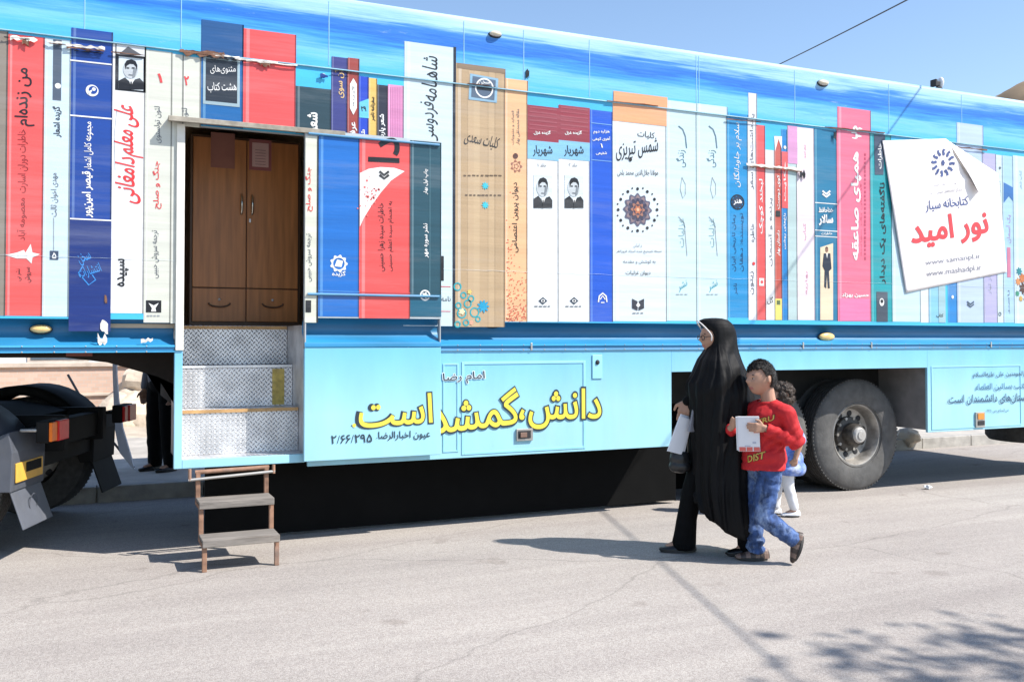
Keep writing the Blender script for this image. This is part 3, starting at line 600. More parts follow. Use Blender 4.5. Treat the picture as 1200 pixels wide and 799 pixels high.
# shift the part of tall spines that lies on the raised upper panel
for k in BOOKS:
    up = []
    me_v = k.v
    newf, newm = [], []
    extra = []
    for f, mi in zip(k.f, k.m):
        zs = [me_v[i][2] for i in f]
        if min(zs) >= ZS+.006: up.append((f, mi))
        elif max(zs) <= ZS+.006: newf.append(f); newm.append(mi)
        else:                        # cut at the panel edge
            pts = [Vector(me_v[i]) for i in f]
            for side in (0, 1):
                out = []
                for i in range(len(pts)):
                    a, c2 = pts[i], pts[(i+1) % len(pts)]
                    ina = (a.z <= ZS+.006) if side == 0 else (a.z >= ZS+.006); inb = (c2.z <= ZS+.006) if side == 0 else (c2.z >= ZS+.006)
                    if ina: out.append(a.copy())
                    if ina != inb and abs(a.z-c2.z) > 1e-9: out.append(a.lerp(c2, (ZS+.006-a.z)/(c2.z-a.z)))
                if len(out) >= 3: extra.append((out, mi, side))
    nv = []
    for f, mi in up:
        o = len(k.v)
        for i in f: k.v.append((me_v[i][0], me_v[i][1]-.0135, me_v[i][2]))
        newf.append(tuple(range(o, o+len(f)))); newm.append(mi)
    for out, mi, side in extra:
        o = len(k.v)
        for q in out: k.v.append((q.x, q.y-(.0135 if side else 0), q.z))
        newf.append(tuple(range(o, o+len(out)))); newm.append(mi)
    k.f, k.m = newf, newm
    k.obj('book_print', TARP, label=k.lab)
# seam lip, torn vinyl
m_crz = mat('vinyl_crease', rgb(205, 222, 232), rough=.35, var=.3, scale=9)
for (pa, pb, yy) in (((0, 300), (213, 304), 2), ((519, 317), (720, 319), 2), ((720, 318), (950, 325), 2), ((960, 328), (1090, 333), 2), ((1090, 330), (1235, 337), 2)):
    b = MB(); n_ = 40; A = Vector(PX(*pa)); B_ = Vector(PX(*pb)); zc = PX(600, 318)[1]
    b.tube([(A.x+(B_.x-A.x)*i/n_, -.0062, zc+.006*noise.noise(Vector((i*.4, pa[0], 0)))) for i in range(n_+1)], [.0006+.0011*abs(noise.noise(Vector((i*.35, 5, pa[0])))) for i in range(n_+1)], m_crz, 6); b.obj('vinyl_crease', TARP, smooth=60)
for px in (1153,):
    b = MB(); x = PX(px, 250)[0]; b.tube([(x+.004*noise.noise(Vector((i*.5, px, 0))), -.0062, ZB+.05+(ZS-ZB-.1)*i/30) for i in range(31)], [.0008+.0012*abs(noise.noise(Vector((i*.35, 9, px)))) for i in range(31)], m_crz, 6); b.obj('vinyl_crease', TARP, smooth=60)
m_torn = mat('torn_vinyl_white', rgb(235, 230, 222), rough=.7, var=.2, scale=20)
m_rust = mat('torn_brown_backing', (.16, .08, .05), rough=.9, var=.4, scale=20)
b = MB(); b.box(XL, XR, -.0165, -.001, ZS-.004, ZS+.005, mat('seam_lip', rgb(150, 200, 222), rough=.5, var=.25, scale=5, dirt=.4)); b.obj('seam_strip', T, bevel=.003)
b = MB()
def torn(cx, cy, w, h, n, m, seed, yo=-.02, slope=.1):
    r = random.Random(seed); pts = []
    for i in range(n): pts.append((cx-w/2+w*i/(n-1), cy+slope*(-w/2+w*i/(n-1))-h*r.uniform(.1, .55)))
    for i in range(n-1, -1, -1): pts.append((cx-w/2+w*i/(n-1), cy+slope*(-w/2+w*i/(n-1))+h*r.uniform(.02, .5)))
    q = [Vector((PX(*p)[0], yo-.006*r.random(), PX(*p)[1])) for p in pts]
    tri = geometry.tessellate_polygon([[Vector((v.x, v.z, 0)) for v in q]])
    n2 = len(q); back = [v+Vector((0, .005, 0)) for v in q]
    b.add(q+back, list(tri)+[tuple(i+n2 for i in t[::-1]) for t in tri]+[(i, (i+1) % n2, n2+(i+1) % n2, n2+i) for i in range(n2)], m)
    b.obj('torn_vinyl', TARP); b.__init__()
for a in ((20, 46, 30, 2, 10, BLK, 41), (68, 53, 20, 1.6, 8, m_rust, 42), (104, 62, 34, 1.6, 11, BLK, 43), (150, 64, 40, 1.8, 8, m_rust, 44), (236, 64, 52, 10, 14, m_rust, 45), (262, 70, 40, 2.2, 14, BLK, 46), (318, 75, 60, 2.2, 12, m_torn, 47), (310, 76, 12, 8, 6, m_rust, 48), (400, 85, 22, 1.4, 10, BLK, 49), (560, 100, 26, 1.3, 10, m_rust, 50), (28, 47, 32, 7, 9, m_torn, 1), (64, 51, 18, 4, 7, m_torn, 2), (100, 56, 46, 5, 12, m_torn, 3), (100, 59, 44, 3, 10, m_rust, 13), (240, 63, 46, 6, 12, m_rust, 4), (262, 67, 36, 3, 9, m_torn, 5), (300, 72, 50, 3, 12, m_torn, 6), (30, 52, 8, 9, 5, m_rust, 17)): torn(*a)
for a in ((905, 196, 64, 5.5, 16, m_torn, 7), (908, 198.5, 60, 2.5, 12, m_rust, 8), (939, 205, 6, 12, 5, BLK, 9), (977, 160, 3, 13, 5, BLK, 10), (617, 88, 4, 13, 5, BLK, 11), (379, 90, 9, 7, 5, pm(20, 60, 140), 12), (1000, 153, 70, 2, 10, m_rust, 14), (1130, 174, 50, 2, 8, m_rust, 15), (870, 142, 40, 1.6, 8, m_rust, 18), (740, 122, 60, 1.6, 8, m_rust, 19)): torn(*a)
for a in ((122, 383, 9, 20, 5, m_torn, 21, -.006, .1), (120, 399, 11, 16, 5, m_torn, 22, -.01, .1), (124, 352, 3, 12, 4, m_rust, 23, -.006, .1), (172, 399, 14, 6, 6, m_torn, 24, -.012, -.1)): torn(*a)
# marker lamps
m_amber = mat('amber_lens_faded', (.74, .5, .2), rough=.25, var=.12, scale=20); m_dark = mat('black_rubber', (.02, .02, .022), rough=.7)
m_cream = mat('cream_lens', (.62, .55, .42), rough=.3, var=.12, scale=20)
def marker(px, py, y, mm, w):
    x, z = PX(px, py, y); s = w*PX(px, py-1, y)[1]-w*PX(px, py, y)[1]
    a = MB(); a.ball((x, y, z), (s*1.06, .02, s*.5), m_dark, 20, 8); p_ = a.obj('marker_lamp', T, smooth=60)
    a = MB(); a.ball((x, y-.012, z+.004), (s*.95, .03, s*.4), mm, 20, 10); a.obj('lens', p_, smooth=60)
for px, py in ((48, 386), (577, 379), (968, 395)): marker(px, py, .07, m_amber, 12)
for px, py in ((580, 41), (964, 98)): marker(px, py, -.016, m_cream, 8)
# skirt
b = MB()
def hz(px, py): return PX(px, py)[1]
SX0 = DX1+.022
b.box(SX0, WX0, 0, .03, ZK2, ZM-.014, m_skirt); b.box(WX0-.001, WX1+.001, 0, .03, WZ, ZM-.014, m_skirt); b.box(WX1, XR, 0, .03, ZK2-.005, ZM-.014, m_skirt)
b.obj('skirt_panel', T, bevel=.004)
b = MB(); b.box(BX0, DX0-.001, -.006, .05, ZK2+.035, ZM-.0, m_skirt); b.box(DX0, DX1, -.006, .02, ZK2+.035, ZK2+.1, m_skirt)
b.box(PX(206, 300)[0], DX0+.004, -.02, .05, ZM+.0, DZ1, mat('jamb_white', rgb(238, 236, 226), rough=.5, dirt=.3, scale=8)); b.obj('door_frame', T, bevel=.004)
# wheel arch box, chassis, gooseneck
b = MB(); b.box(WX0-.03, WX0-.003, .031, 1.0, ZK2+.02, 1.4, m_under); b.box(WX1+.003, WX1+.03, .031, 1.0, ZK2+.02, 1.4, mat('arch_grey', (.2, .19, .185), rough=.8, var=.2)); b.box(WX0-.03, WX1+.03, .031, 1.2, WZ+.04, WZ+.06, m_under)
b.obj('wheel_arch', T)
b = MB(); b.box(DX1+.1, XR-.003, .08, WD, 1.36, 1.4, m_under2)
gp = [(XL, 1.47), (-7.25, 1.46), (-6.95, 1.42), (-6.6, 1.31), (-6.3, 1.14), (-6.15, 1.08), (DX0+.0, 1.06), (DX0, 1.56), (XL, 1.56)]
b.prism([(x, .5, z) for x, z in gp], (0, WD-.6, 0), m_under2); b.box(XL, DX0-.03, .07, .5, 1.56, 1.6, m_under2)
for y in (.75, 1.75):
    b.box(DX0+.1, XR-.1, y-.07, y+.07, .95, 1.355, m_under)
b.box(DX1+.03, DX1+.05, .1, 1.2, .7, 1.35, m_under)
for x in (-4.4, -3.9, -3.0, 1.4, 2.4): b.box(x-.04, x+.04, .1, WD-.1, 1.15, 1.3, m_under)
b.box(-5.2, -3.0, 1.1, 1.5, .62, 1.1, m_under); b.box(-4.6, -2.6, 2.05, 2.4, .6, 1.1, m_under)
b.obj('underframe', T)
wx_ = PX(1006, 507, .29)[0]
m_shade_panel = mat('black_shade_panel', (.006, .006, .006), rough=.95, spec=.1)  # added black panels under the chassis, standing in for deep shade
b = MB(); b.box(PX(240, 600, .45)[0], PX(792, 560, .45)[0], .45, .48, .03, .6, m_shade_panel); b.obj('added_shade_panel', T)
b = MB(); b.box(PX(780, 540)[0]-.1, wx_+.42, 1.02, 1.05, .03, 1.3, m_shade_panel); b.obj('added_shade_panel', T)
b = MB(); m_red = mat('small_red_reflector', (.2, .05, .035), rough=.5)
xa, za = PX(92, 419, .0); b.box(xa-.09, xa+.09, .46, .49, 1.47, 1.52, m_red); b.obj('reflector', T)
# landing gear far side
b = MB(); b.tube([(-5.0, 1.95, 1.3), (-5.0, 1.95, .18)], .06, m_under); b.box(-5.12, -4.88, 1.83, 2.07, .14, .18, m_under); b.obj('landing_leg', T)
# stair well: risers and treads in chequer plate
def chequer():
    m = bpy.data.materials.new('chequer_plate'); m.use_nodes = True; t = m.node_tree; n = t.nodes; L = t.links; p = n['Principled BSDF']
    p.inputs['Metallic'].default_value = .75; p.inputs['Roughness'].default_value = .42
    tc = n.new('ShaderNodeTexCoord'); sp = n.new('ShaderNodeSeparateXYZ'); L.new(tc.outputs['Object'], sp.inputs[0])
    def M(op, a, b=None, c=None):
        q = n.new('ShaderNodeMath'); q.operation = op
        for i, x in enumerate((a, b, c)):
            if x is None: continue
            if isinstance(x, (int, float)): q.inputs[i].default_value = x
            else: L.new(x, q.inputs[i])
        return q.outputs[0]
    u = sp.outputs['X']; w = M('ADD', sp.outputs['Z'], sp.outputs['Y'])
    def lug(du, dw, sg):
        a = M('SUBTRACT', M('FRACT', M('ADD', M('MULTIPLY', u, 26), du)), .5); c = M('SUBTRACT', M('FRACT', M('ADD', M('MULTIPLY', w, 26), dw)), .5)
        r1 = M('MULTIPLY', M('ADD', a, M('MULTIPLY', c, sg)), .707); r2 = M('MULTIPLY', M('SUBTRACT', c, M('MULTIPLY', a, sg)), .707)
        d = M('ADD', M('POWER', M('ABSOLUTE', M('DIVIDE', r1, .36)), 2), M('POWER', M('ABSOLUTE', M('DIVIDE', r2, .12)), 2))
        return M('MAXIMUM', M('SUBTRACT', 1, d), 0)
    hgt = M('MAXIMUM', lug(0, 0, 1), lug(.5, .5, -1))
    bp = n.new('ShaderNodeBump'); bp.inputs['Strength'].default_value = 1; bp.inputs['Distance'].default_value = .012; L.new(hgt, bp.inputs['Height']); L.new(bp.outputs[0], p.inputs['Normal'])
    nz = n.new('ShaderNodeTexNoise'); nz.inputs['Scale'].default_value = 5; nz.inputs['Detail'].default_value = 6; L.new(tc.outputs['Object'], nz.inputs[0])
    r = n.new('ShaderNodeValToRGB'); r.color_ramp.elements[0].color = (.5, .5, .51, 1); r.color_ramp.elements[1].color = (.74, .74, .75, 1); r.color_ramp.elements[0].position = .35; r.color_ramp.elements[1].position = .65
    L.new(nz.outputs['Fac'], r.inputs[0]); L.new(r.outputs[0], p.inputs['Base Color'])
    return m
m_chq = chequer(); m_tan = mat('tan_wood_edge', (.46, .27, .11), rough=.6, var=.2, scale=12); m_alu = mat('aluminium_edge', (.7, .7, .7), rough=.4, metal=.6)
z0 = ZK2+.1; RZ = [z0, PX(285, 479, .03)[1], PX(285, 428, .27)[1], DZ0]; RY = [.012, .03+.0, .27, .51]
RY = [.0, .24, .48, .72]
RZ = [z0, PX(285, 479, .24)[1], PX(285, 428, .48)[1], DZ0]
b = MB()
b.box(DX0+.002, DX1-.002, .022, .25, z0-.03, z0, m_chq)
for i in range(3):
    b.box(DX0+.002, DX1-.002, RY[i+1], RY[i+1]+.02, RZ[i]+.001, RZ[i+1]-.022, m_chq)
    b.box(DX0+.002, DX1-.002, RY[i+1]-.0, RY[i+1]+.26 if i < 2 else RY[i+1]+.02, RZ[i+1]-.021, RZ[i+1]-.001, m_chq)
b.box(DX0-.02, DX0+.0, .03, .76, z0-.03, DZ0-.002, m_chq); b.box(DX1, DX1+.02, .03, .76, z0-.03, DZ0-.002, m_chq)
b.box(DX0, DX1, .76, .78, z0-.05, DZ0-.03, m_under)
ST = b.obj('stair_well', T, bevel=.003)
b = MB(); b.box(DX0+.004, DX1-.004, RY[1]-.008, RY[1]-.001, RZ[1]-.024, RZ[1]+.002, m_tan); b.obj('tread_edge', ST)
b = MB(); b.box(DX0+.004, DX1-.004, RY[3]-.008, RY[3]-.001, RZ[3]-.03, RZ[3]-.004, m_tan); b.obj('sill_edge', ST)
b = MB(); b.box(DX0+.004, DX1-.004, RY[2]-.006, RY[2]-.001, RZ[2]-.018, RZ[2]+.001, m_alu); b.obj('tread_edge', ST)
xy, zy = PX(326, 452, .48); b = MB(); b.box(xy-.048, xy+.048, .474, .479, RZ[1]+.01, RZ[2]-.03, mat('yellow_reflection', (.46, .34, .08), rough=.6, var=.35, scale=18, dirt=.6)); b.obj('yellow_reflection_patch', ST)  # reflection of something yellow, painted as a thin patch on the riser
# cabin inside the doorway
m_wall = mat('cabin_wall', (.45, .36, .26), rough=.7); m_wood = mat('brown_veneer', (.46, .185, .058), rough=.42, var=.22, scale=3, stretch=(8, 8, .6), bump=.05, bscale=12)
m_wood2 = mat('dark_veneer_edge', (.09, .045, .02), rough=.5)
b = MB(); YI = 1.12
b.box(DX0-.6, DX1+1.0, .78, 2.45, DZ0-.03, DZ0-.0, m_wall); b.box(DX0-.62, DX0-.6, .07, 2.45, DZ0, ZS, m_wall); b.box(DX1+1.0, DX1+1.02, .07, 2.45, DZ0, ZS, m_wall); b.box(DX0-.6, DX1+1.0, .07, 2.45, 3.45, 3.47, m_wall); b.box(DX0-.6, DX1+1, 2.43, 2.45, DZ0, 3.45, m_wall)
b.box(DX0-.6, DX0-.021, .07, .78, DZ0-.03, DZ0, m_wall); b.box(DX1+.021, DX1+1.0, .07, .78, DZ0-.03, DZ0, m_wall)
b.obj('cabin_lining', T)
CX0 = PX(226, 250, YI)[0]; CXM = PX(289, 250, YI)[0]; CX1 = CXM+(CXM-CX0); CZ0 = DZ0+.03; CZD = PX(289, 338, YI)[1]; CZ1 = 3.35
b = MB(); b.box(CX0-.02, CX1+.02, YI+.02, YI+.5, DZ0+.002, CZ1, m_wood2); CB = b.obj('cupboard', T)
for x0, x1 in ((CX0, CXM-.004), (CXM+.004, CX1)):
    b = MB(); b.box(x0, x1, YI, YI+.019, CZD+.005, CZ1-.02, m_wood); b.obj('cupboard_door', CB, bevel=.004)
    b = MB(); b.box(x0, x1, YI, YI+.019, CZ0+.01, CZD-.005, m_wood); b.obj('drawer_front', CB, bevel=.004)
    xm = (x0+x1)/2; b = MB(); zz = (CZ0+CZD)/2-.0
    b.tube([(xm+.09*math.cos(a), YI-.02, zz+.02+.035*math.sin(a)) for a in [math.pi+math.pi*i/8 for i in range(9)]], .007, m_wood2, 8); b.ball((xm, YI-.005, zz+.05), .012, m_alu); b.obj('drawer_pull', CB, smooth=50)
m_chr = mat('chrome_handle', (.7, .68, .62), rough=.25, metal=1)
for sx in (-1, 1):
    x = CXM+sx*.045; zc = PX(289, 240, YI)[1]; b = MB()
    b.tube([(x+sx*.0, YI-.002, zc+.085), (x, YI-.035, zc+.06), (x, YI-.04, zc), (x, YI-.035, zc-.06), (x, YI-.002, zc-.085)], [.012, .011, .012, .011, .012], m_chr, 10); b.obj('cupboard_handle', CB, smooth=50)
b = MB(); b.box(CXM+.02, CXM+.034, YI-.015, YI-.001, PX(289, 258, YI)[1]-.02, PX(289, 258, YI)[1]+.01, m_alu); b.obj('key', CB)
p1 = MB(); xa = PX(247, 178, YI)[0]; xb = PX(275, 178, YI)[0]; p1.box(xa, xb, YI-.004, YI-.001, PX(260, 197, YI)[1], PX(260, 156, YI)[1], mat('dim_notice', (.3, .13, .1), rough=.7)); p1.obj('notice_sheet', CB)
p1 = MB(); xa = PX(292, 180, YI)[0]; xb = PX(318, 180, YI)[0]; zt = PX(305, 164, YI)[1]; zb = PX(305, 200, YI)[1]; p1.box(xa, xb, YI-.004, YI-.001, zb, zt, mat('rose_notice_border', (.3, .1, .1), rough=.7)); p1.box(xa+.025, xb-.025, YI-.006, YI-.0045, zb+.03, zt-.03, mat('rose_notice', (.62, .42, .4), rough=.7))
for i in range(6): p1.box(xa+.05, xb-.05, YI-.0075, YI-.0065, zb+.05+i*.025, zb+.055+i*.025, mat('notice_ink', (.3, .16, .16), rough=.7))
p1.obj('notice_sheet', CB)
# header gutter over the door
m_gut = mat('gutter_weathered', (.30, .27, .22), rough=.7, var=.3, scale=14)
b = MB(); xa = PX(196, 150)[0]; xb = PX(401, 154)[0]; b.box(xa, xb, -.1, -.004, DZ1+.012, DZ1+.03, m_gut); b.box(xa, xb, -.104, -.098, DZ1-.004, DZ1+.034, m_gut); b.obj('door_gutter', T, bevel=.003)
# ---------- the door leaf, slid open and standing proud of the side
YL = -.09
LX0 = PX(357.5, 270, YL)[0]; LX1 = PX(517, 270, YL)[0]; LZ1 = PX(430, 158, YL)[1]; LZ0 = PX(430, 537, YL)[1]; LZB = PX(430, 373, YL)[1]
LXM = PX(373, 270, YL)[0]
b = MB(); b.box(LX0, LX1, YL, YL+.05, LZB, LZ1, mat('leaf_edge', rgb(190, 200, 205), rough=.5))
LEAF = b.obj('door_leaf', T)
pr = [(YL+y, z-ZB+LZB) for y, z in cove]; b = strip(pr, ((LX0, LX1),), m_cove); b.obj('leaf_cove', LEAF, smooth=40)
b = MB(); b.box(LX0, LX1, YL, YL+.04, LZ0, LZB-(ZB-ZM)-.004, m_skirt); b.box(LX0, LX0+.012, YL+.002, YL+.05, LZB-.24, LZB, m_shell); b.box(LX1-.012, LX1, YL+.002, YL+.05, LZB-.24, LZB, m_shell)
b.obj('leaf_skirt', LEAF, bevel=.004)
def lb(x0, x1, yt, yb, col, label):
    k = Book(x0, x1, yt, yb, col, label, y=YL-.001); BOOKS.pop(); return k
k = lb(357.5, 373, 160, 378, (232, 232, 214), 'cream book spine strip on the door leaf edge'); k.vtext('جنگ و صلح', 362, 196, 248, RED, 9, .01); k.vtext('ترجمه سروش حبیبی', 362, 274, 330, GRY, 7); k.rect(358, 352, 364.5, 366, BLK, 3); k.rect(371.4, 160, 373, 378, BLK, 4); k.obj('book_print', LEAF, label=k.lab)
k = lb(373, 421, 161, 371, (28, 116, 206), 'blue book spine print on the door leaf'); k.disc(397, 309, 9.5, WHT, 3, lobes=9, la=.12, hole=6.8); k.pg([(392, 312), (395, 304), (402, 306), (400, 313)], WHT, 3); k.text('گزیده', (389, 321), (405, 321), WHT, 7, .02); k.rect(373, 341, 421, 342, pm(70, 150, 225), 3); k.obj('book_print', LEAF, label=k.lab)
k = lb(421, 480.5, 163, 373, (246, 92, 90), 'coral book spine print with white crescent on the door leaf')
k.pg([(421.5, 203), (432, 198), (446, 196), (462, 197), (474, 201), (458, 212), (446, 226), (434, 243), (426, 256), (421.5, 266)], WHT, 3)
k.vtext('دا', 450, 161, 191, BLK, 38, .02, 3.4); chevron(k, 450, 206, 5.5, BLK, 5)
r_ = random.Random(4)
for i in range(40): a = r_.gauss(434, 6); c = r_.gauss(230, 9); k.disc(a, c, r_.uniform(.5, 1.5), pm(240, 120, 115), 4, n=7)
k.vtext('خاطرات سیده زهرا حسینی', 447, 238, 318, BLK, 9); k.vtext('به اهتمام سیده اعظم حسینی', 458, 236, 318, BLK, 7); k.rect(421, 342.5, 480.5, 343.6, pm(222, 70, 70), 3); k.obj('book_print', LEAF, label=k.lab)
k = lb(480.5, 517, 166, 371, (40, 84, 100), 'dark teal book spine print on the door leaf'); k.vtext('چاپ اول بهار', 499, 198, 228, WHT, 6, .02); k.vtext('نشر سوره مهر', 499, 262, 302, WHT, 7, .02); k.disc(498, 346, 6.4, WHT, 3, hole=4.6); k.disc(498, 346, 3.2, WHT, 3, lobes=5, la=.3); k.rect(480.5, 345, 517, 371, pm(30, 100, 128), 2.2); k.rect(503, 168, 504.4, 345, pm(70, 112, 126), 2.4)
k.obj('book_print', LEAF, label=k.lab)
b = MB()
for y in (163, 346): 
    z = PX(430, y, YL)[1]; b = MB(); b.tube([(LX0+.02, YL-.012, z), (LX1-.02, YL-.012, z)], .01, mat('leaf_bar', rgb(90, 150, 190), rough=.4, dirt=.4), 8); b.obj('leaf_bar', LEAF, smooth=50)
# lettering on the skirt and leaf
m_yel = mat('lettering_yellow', rgb(252, 232, 84), rough=.4, var=.04); m_ol = mat('lettering_black', (.02, .035, .05), rough=.45, var=.1); m_halo = mat('lettering_halo', rgb(235, 246, 250), rough=.4, var=.03)
def skirt_text(p, t, A, B, h, res=5):
    p.text(t, A, B, m_ol, h*1.1, .045, 2, res=res); p.text(t, (A[0]+1.5, A[1]), (B[0]-1.5, B[1]), m_yel, h, .012, 3, res=res)
p = Print(-.0055)
skirt_text(p, 'دانش،', (607, 479), (706, 478), 48)
skirt_text(p, 'گمشده', (484, 489), (610, 475), 46)
p.text('امام رضا', (518, 444), (569, 441), m_halo, 15, .06, 2); p.text('امام رضا', (519, 444), (568, 441), m_ol, 13.5, .012, 3)
p.obj('skirt_lettering', T)
p = Print(YL-.001)
skirt_text(p, 'است.', (411, 484), (508, 478), 37)
p.text('عیون اخبارالرضا.', (441, 511), (504, 509), m_ol, 11, .012, 3); p.text('۲/۶۶/۲۹۵', (388, 515), (436, 513), m_ol, 10, .012, 3)
p.obj('leaf_lettering', LEAF)
p = Print(-.0055); m_nv = mat('lettering_navy', (.03, .07, .14), rough=.45)
p.text('امیرالمومنین علی علیه‌السلام', (1140, 440), (1208, 438), m_nv, 8, .01); p.text('الکتب بساتین العلماء', (1143, 454), (1206, 452), mat('lettering_mid_blue', rgb(60, 110, 150), rough=.45), 9, .01)
p.text('کتاب‌ها بوستان‌های دانشمندان است.', (1110, 469), (1234, 465), m_nv, 12, .014); p.text('غررالحکم ص ۲۴۵', (1156, 482), (1182, 481), m_nv, 5, .0)
p.obj('panel_lettering', T)
# storage hatches on the skirt
m_fr = mat('hatch_frame_blue', rgb(160, 224, 246), rough=.35, var=.05)
def hatch(x0, y0, x1, y1, w=.022):
    a, zt = PX(x0, y0); c, zb = PX(x1, y1); zb = max(zb, ZK2+.02); b = MB()
    b.box(a, a+w, -.006, -.0, zb, zt, m_fr); b.box(c-w, c, -.006, -.0, zb, zt, m_fr); b.box(a+w, c-w, -.0055, -.0, zt-w, zt, m_fr); b.box(a+w, c-w, -.0055, -.0, zb, zb+w, m_fr)
    return b.obj('hatch_frame', T, bevel=.0015)
H1 = hatch(541, 424, 686, 525); hatch(519, 426, 537, 529, .012); H3 = hatch(1091, 429, 1197, 507, .014)
m_ltc = mat('latch_metal', (.45, .43, .4), rough=.4, metal=.6); m_ora = mat('orange_latch', (.7, .25, .04), rough=.4)
def latch(px, py, w, h, orange, par):
    x, z = PX(px, py); s = PX(px, py-1)[1]-PX(px, py)[1]; a = MB(); w *= s; h *= s
    a.box(x-w/2, x+w/2, -.02, -.001, z-h/2, z+h/2, m_ltc)
    if orange: a.box(x-w*.34, x+w*.34, -.028, -.0202, z+h*.02, z+h*.42, m_ora); a.box(x-w*.34, x+w*.4, -.026, -.0202, z-h*.36, z-h*.06, m_dark)
    else: a.box(x-w*.42, x+w*.36, -.024, -.0202, z-h*.3, z+h*.34, m_dark); a.box(x-w*.3, x+w*.1, -.034, -.0242, z-h*.2, z+h*.2, mat('latch_brown', (.2, .12, .09), rough=.5))
    a.obj('latch', par, bevel=.003)
latch(614, 509, 21, 14, False, H1); latch(1147.5, 491.5, 15, 18, True, H3)
b = MB(); x, z = PX(699.5, 429); b.box(x-.05, x+.05, -.01, -.001, z-.11, z+.1, m_fr); b.ball((x, -.012, z+.035), (.02, .014, .022), m_dark); b.obj('lock_plate', T, bevel=.003)
# small joints along cove (posts)
b = MB()
for px in (478, 622, 940, 1020, 1160):
    x = PX(px, 400)[0]; b = MB(); b.box(x-.008, x+.008, -.02, -.003, ZM-.012, ZM+.05, m_ltc); b.obj('moulding_clip', T, bevel=.002)
# roof lamp
x, z = PX(1099, 99, .3); b = MB(); b.box(x-.015, x+.015, .285, .315, ZR+.0, z+.02, m_dark); b.box(x-.075, x-.045, .26, .34, z-.035, z+.045, m_dark); b.box(x-.044, x+.02, .28, .33, z-.02, z+.03, m_dark); b.ball((x+.045, .3, z+.025), (.028, .04, .06), mat('white_lamp_body', (.75, .76, .78), rough=.4)); b.ball((x+.01, .3, z-.05), (.05, .04, .02), m_dark); b.obj('roof_lamp', T, bevel=.006)
# wheels
m_tyre = mat('dusty_tyre', (.085, .083, .08), rough=.85, var=.25, scale=9, bump=.15, bscale=40, dirt=.35, dirtcol=(.16, .145, .125)); m_tread = mat('tyre_tread', (.05, .048, .046), rough=.9, var=.3, scale=20)
m_rim = mat('grimy_steel_rim', (.34, .32, .29), rough=.5, metal=.55, var=.4, scale=8, dirt=.7, dirtcol=(.05, .04, .035)); m_hub = mat('hub_grease', (.05, .045, .04), rough=.5, metal=.3, var=.4, scale=20); m_cap = mat('pale_hub_cap', (.42, .41, .39), rough=.5, metal=.3, dirt=.7, scale=22)
def wheel(x, y, z, parent, R0=.56, wdt=.3, rr=.30, out=True, rotdeg=0):
    s = 1 if out else -1
    w = bpy.data.objects.new('wheel', None); C.objects.link(w); w.parent = parent; w.location = (x, y, z)
    a = MB(); h = wdt/2
    prof = [(rr, .03), (rr+.02, .012), (rr+.05, .004), (rr+.1, -.006), (rr+.16, -.004), (R0-.075, .004), (R0-.04, .014), (R0-.012, .028), (R0-.004, .042)]
    prof = prof+[(R0-.0, .05)]
    a.lathe([(r, o) for r, o in prof], (0, 0, 0), m_tyre, 72)
    tr = [(R0, .05)]; n_g = 5; x0 = .05; x1 = wdt-.05
    for i in range(n_g):
        c = x0+(x1-x0)*(i+.7)/(n_g+.4); tr += [(R0, c-.008), (R0-.014, c-.006), (R0-.014, c+.006), (R0, c+.008)]
    tr += [(R0, x1), (R0-.02, wdt-.02), (R0-.1, wdt), (rr, wdt-.03)]
    a.lathe(tr, (0, 0, 0), m_tread, 72)
    ng = 90
    for i in range(ng):        # shoulder notches
        th = 2*math.pi*i/ng; c, sn = math.cos(th), math.sin(th); r_ = R0-.002
        t = Vector((-sn, 0, c)); rv = Vector((c, 0, sn)); a.obox(rv*r_+Vector((0, .042, 0)), t*.0085, Vector((0, .012, 0)), rv*.005, m_tyre)
    a.obj('tyre', w, smooth=35)
    a = MB(); a.lathe([(rr+.022, .004), (rr+.03, .012), (rr+.018, .022), (rr-.002, .026), (rr-.02, .05), (rr-.03, .1), (rr-.045, .15), (.2, .165), (.13, .16)], (0, 0, 0), m_rim, 64)
    for i in range(10):
        th = 2*math.pi*(i+.3)/10; a.ball((.222*math.cos(th), .158, .222*math.sin(th)), (.034, .008, .034), m_dark, 12, 6)
    a.obj('rim', w, smooth=35)
    a = MB(); a.lathe([(.19, .165), (.18, .125), (.12, .115), (.115, .02), (.1, -.005), (.085, -.01)], (0, 0, 0), m_hub, 32); a.lathe([(.085, -.01), (.08, -.025), (.07, -.034), (.045, -.036), (.042, -.046), (0, -.046)], (0, 0, 0), m_cap, 24)
    for i in range(10):
        th = 2*math.pi*i/10; p0 = Vector((.17*math.cos(th), .16, .17*math.sin(th))); a.tube([p0, p0-Vector((0, .045, 0))], .017, m_rim if i % 3 else m_cap, 6)
    a.obj('hub', w, smooth=35)
    return w
wx, wz = PX(1006, 507, .29); wz = .585
wh = wheel(wx, .29, wz, T, R0=.586, rr=.315)
for dx, yy in ((0, .65), (-1.25, .29), (0, 1.62), (-1.25, 1.62), (0, 1.98), (-1.25, 1.98)):
    w2 = wh.copy(); C.objects.link(w2); w2.location = (wx+dx, yy, wz)
    for ch in list(wh.children):
        c2 = ch.copy(); C.objects.link(c2); c2.parent = w2
b = MB()
for dx in (0, -1.25): b.tube([(wx+dx, .35, wz), (wx+dx, 2.2, wz)], .08, m_under)
b.obj('axle', T)
xs, zs = PX(1205, 506, .5)
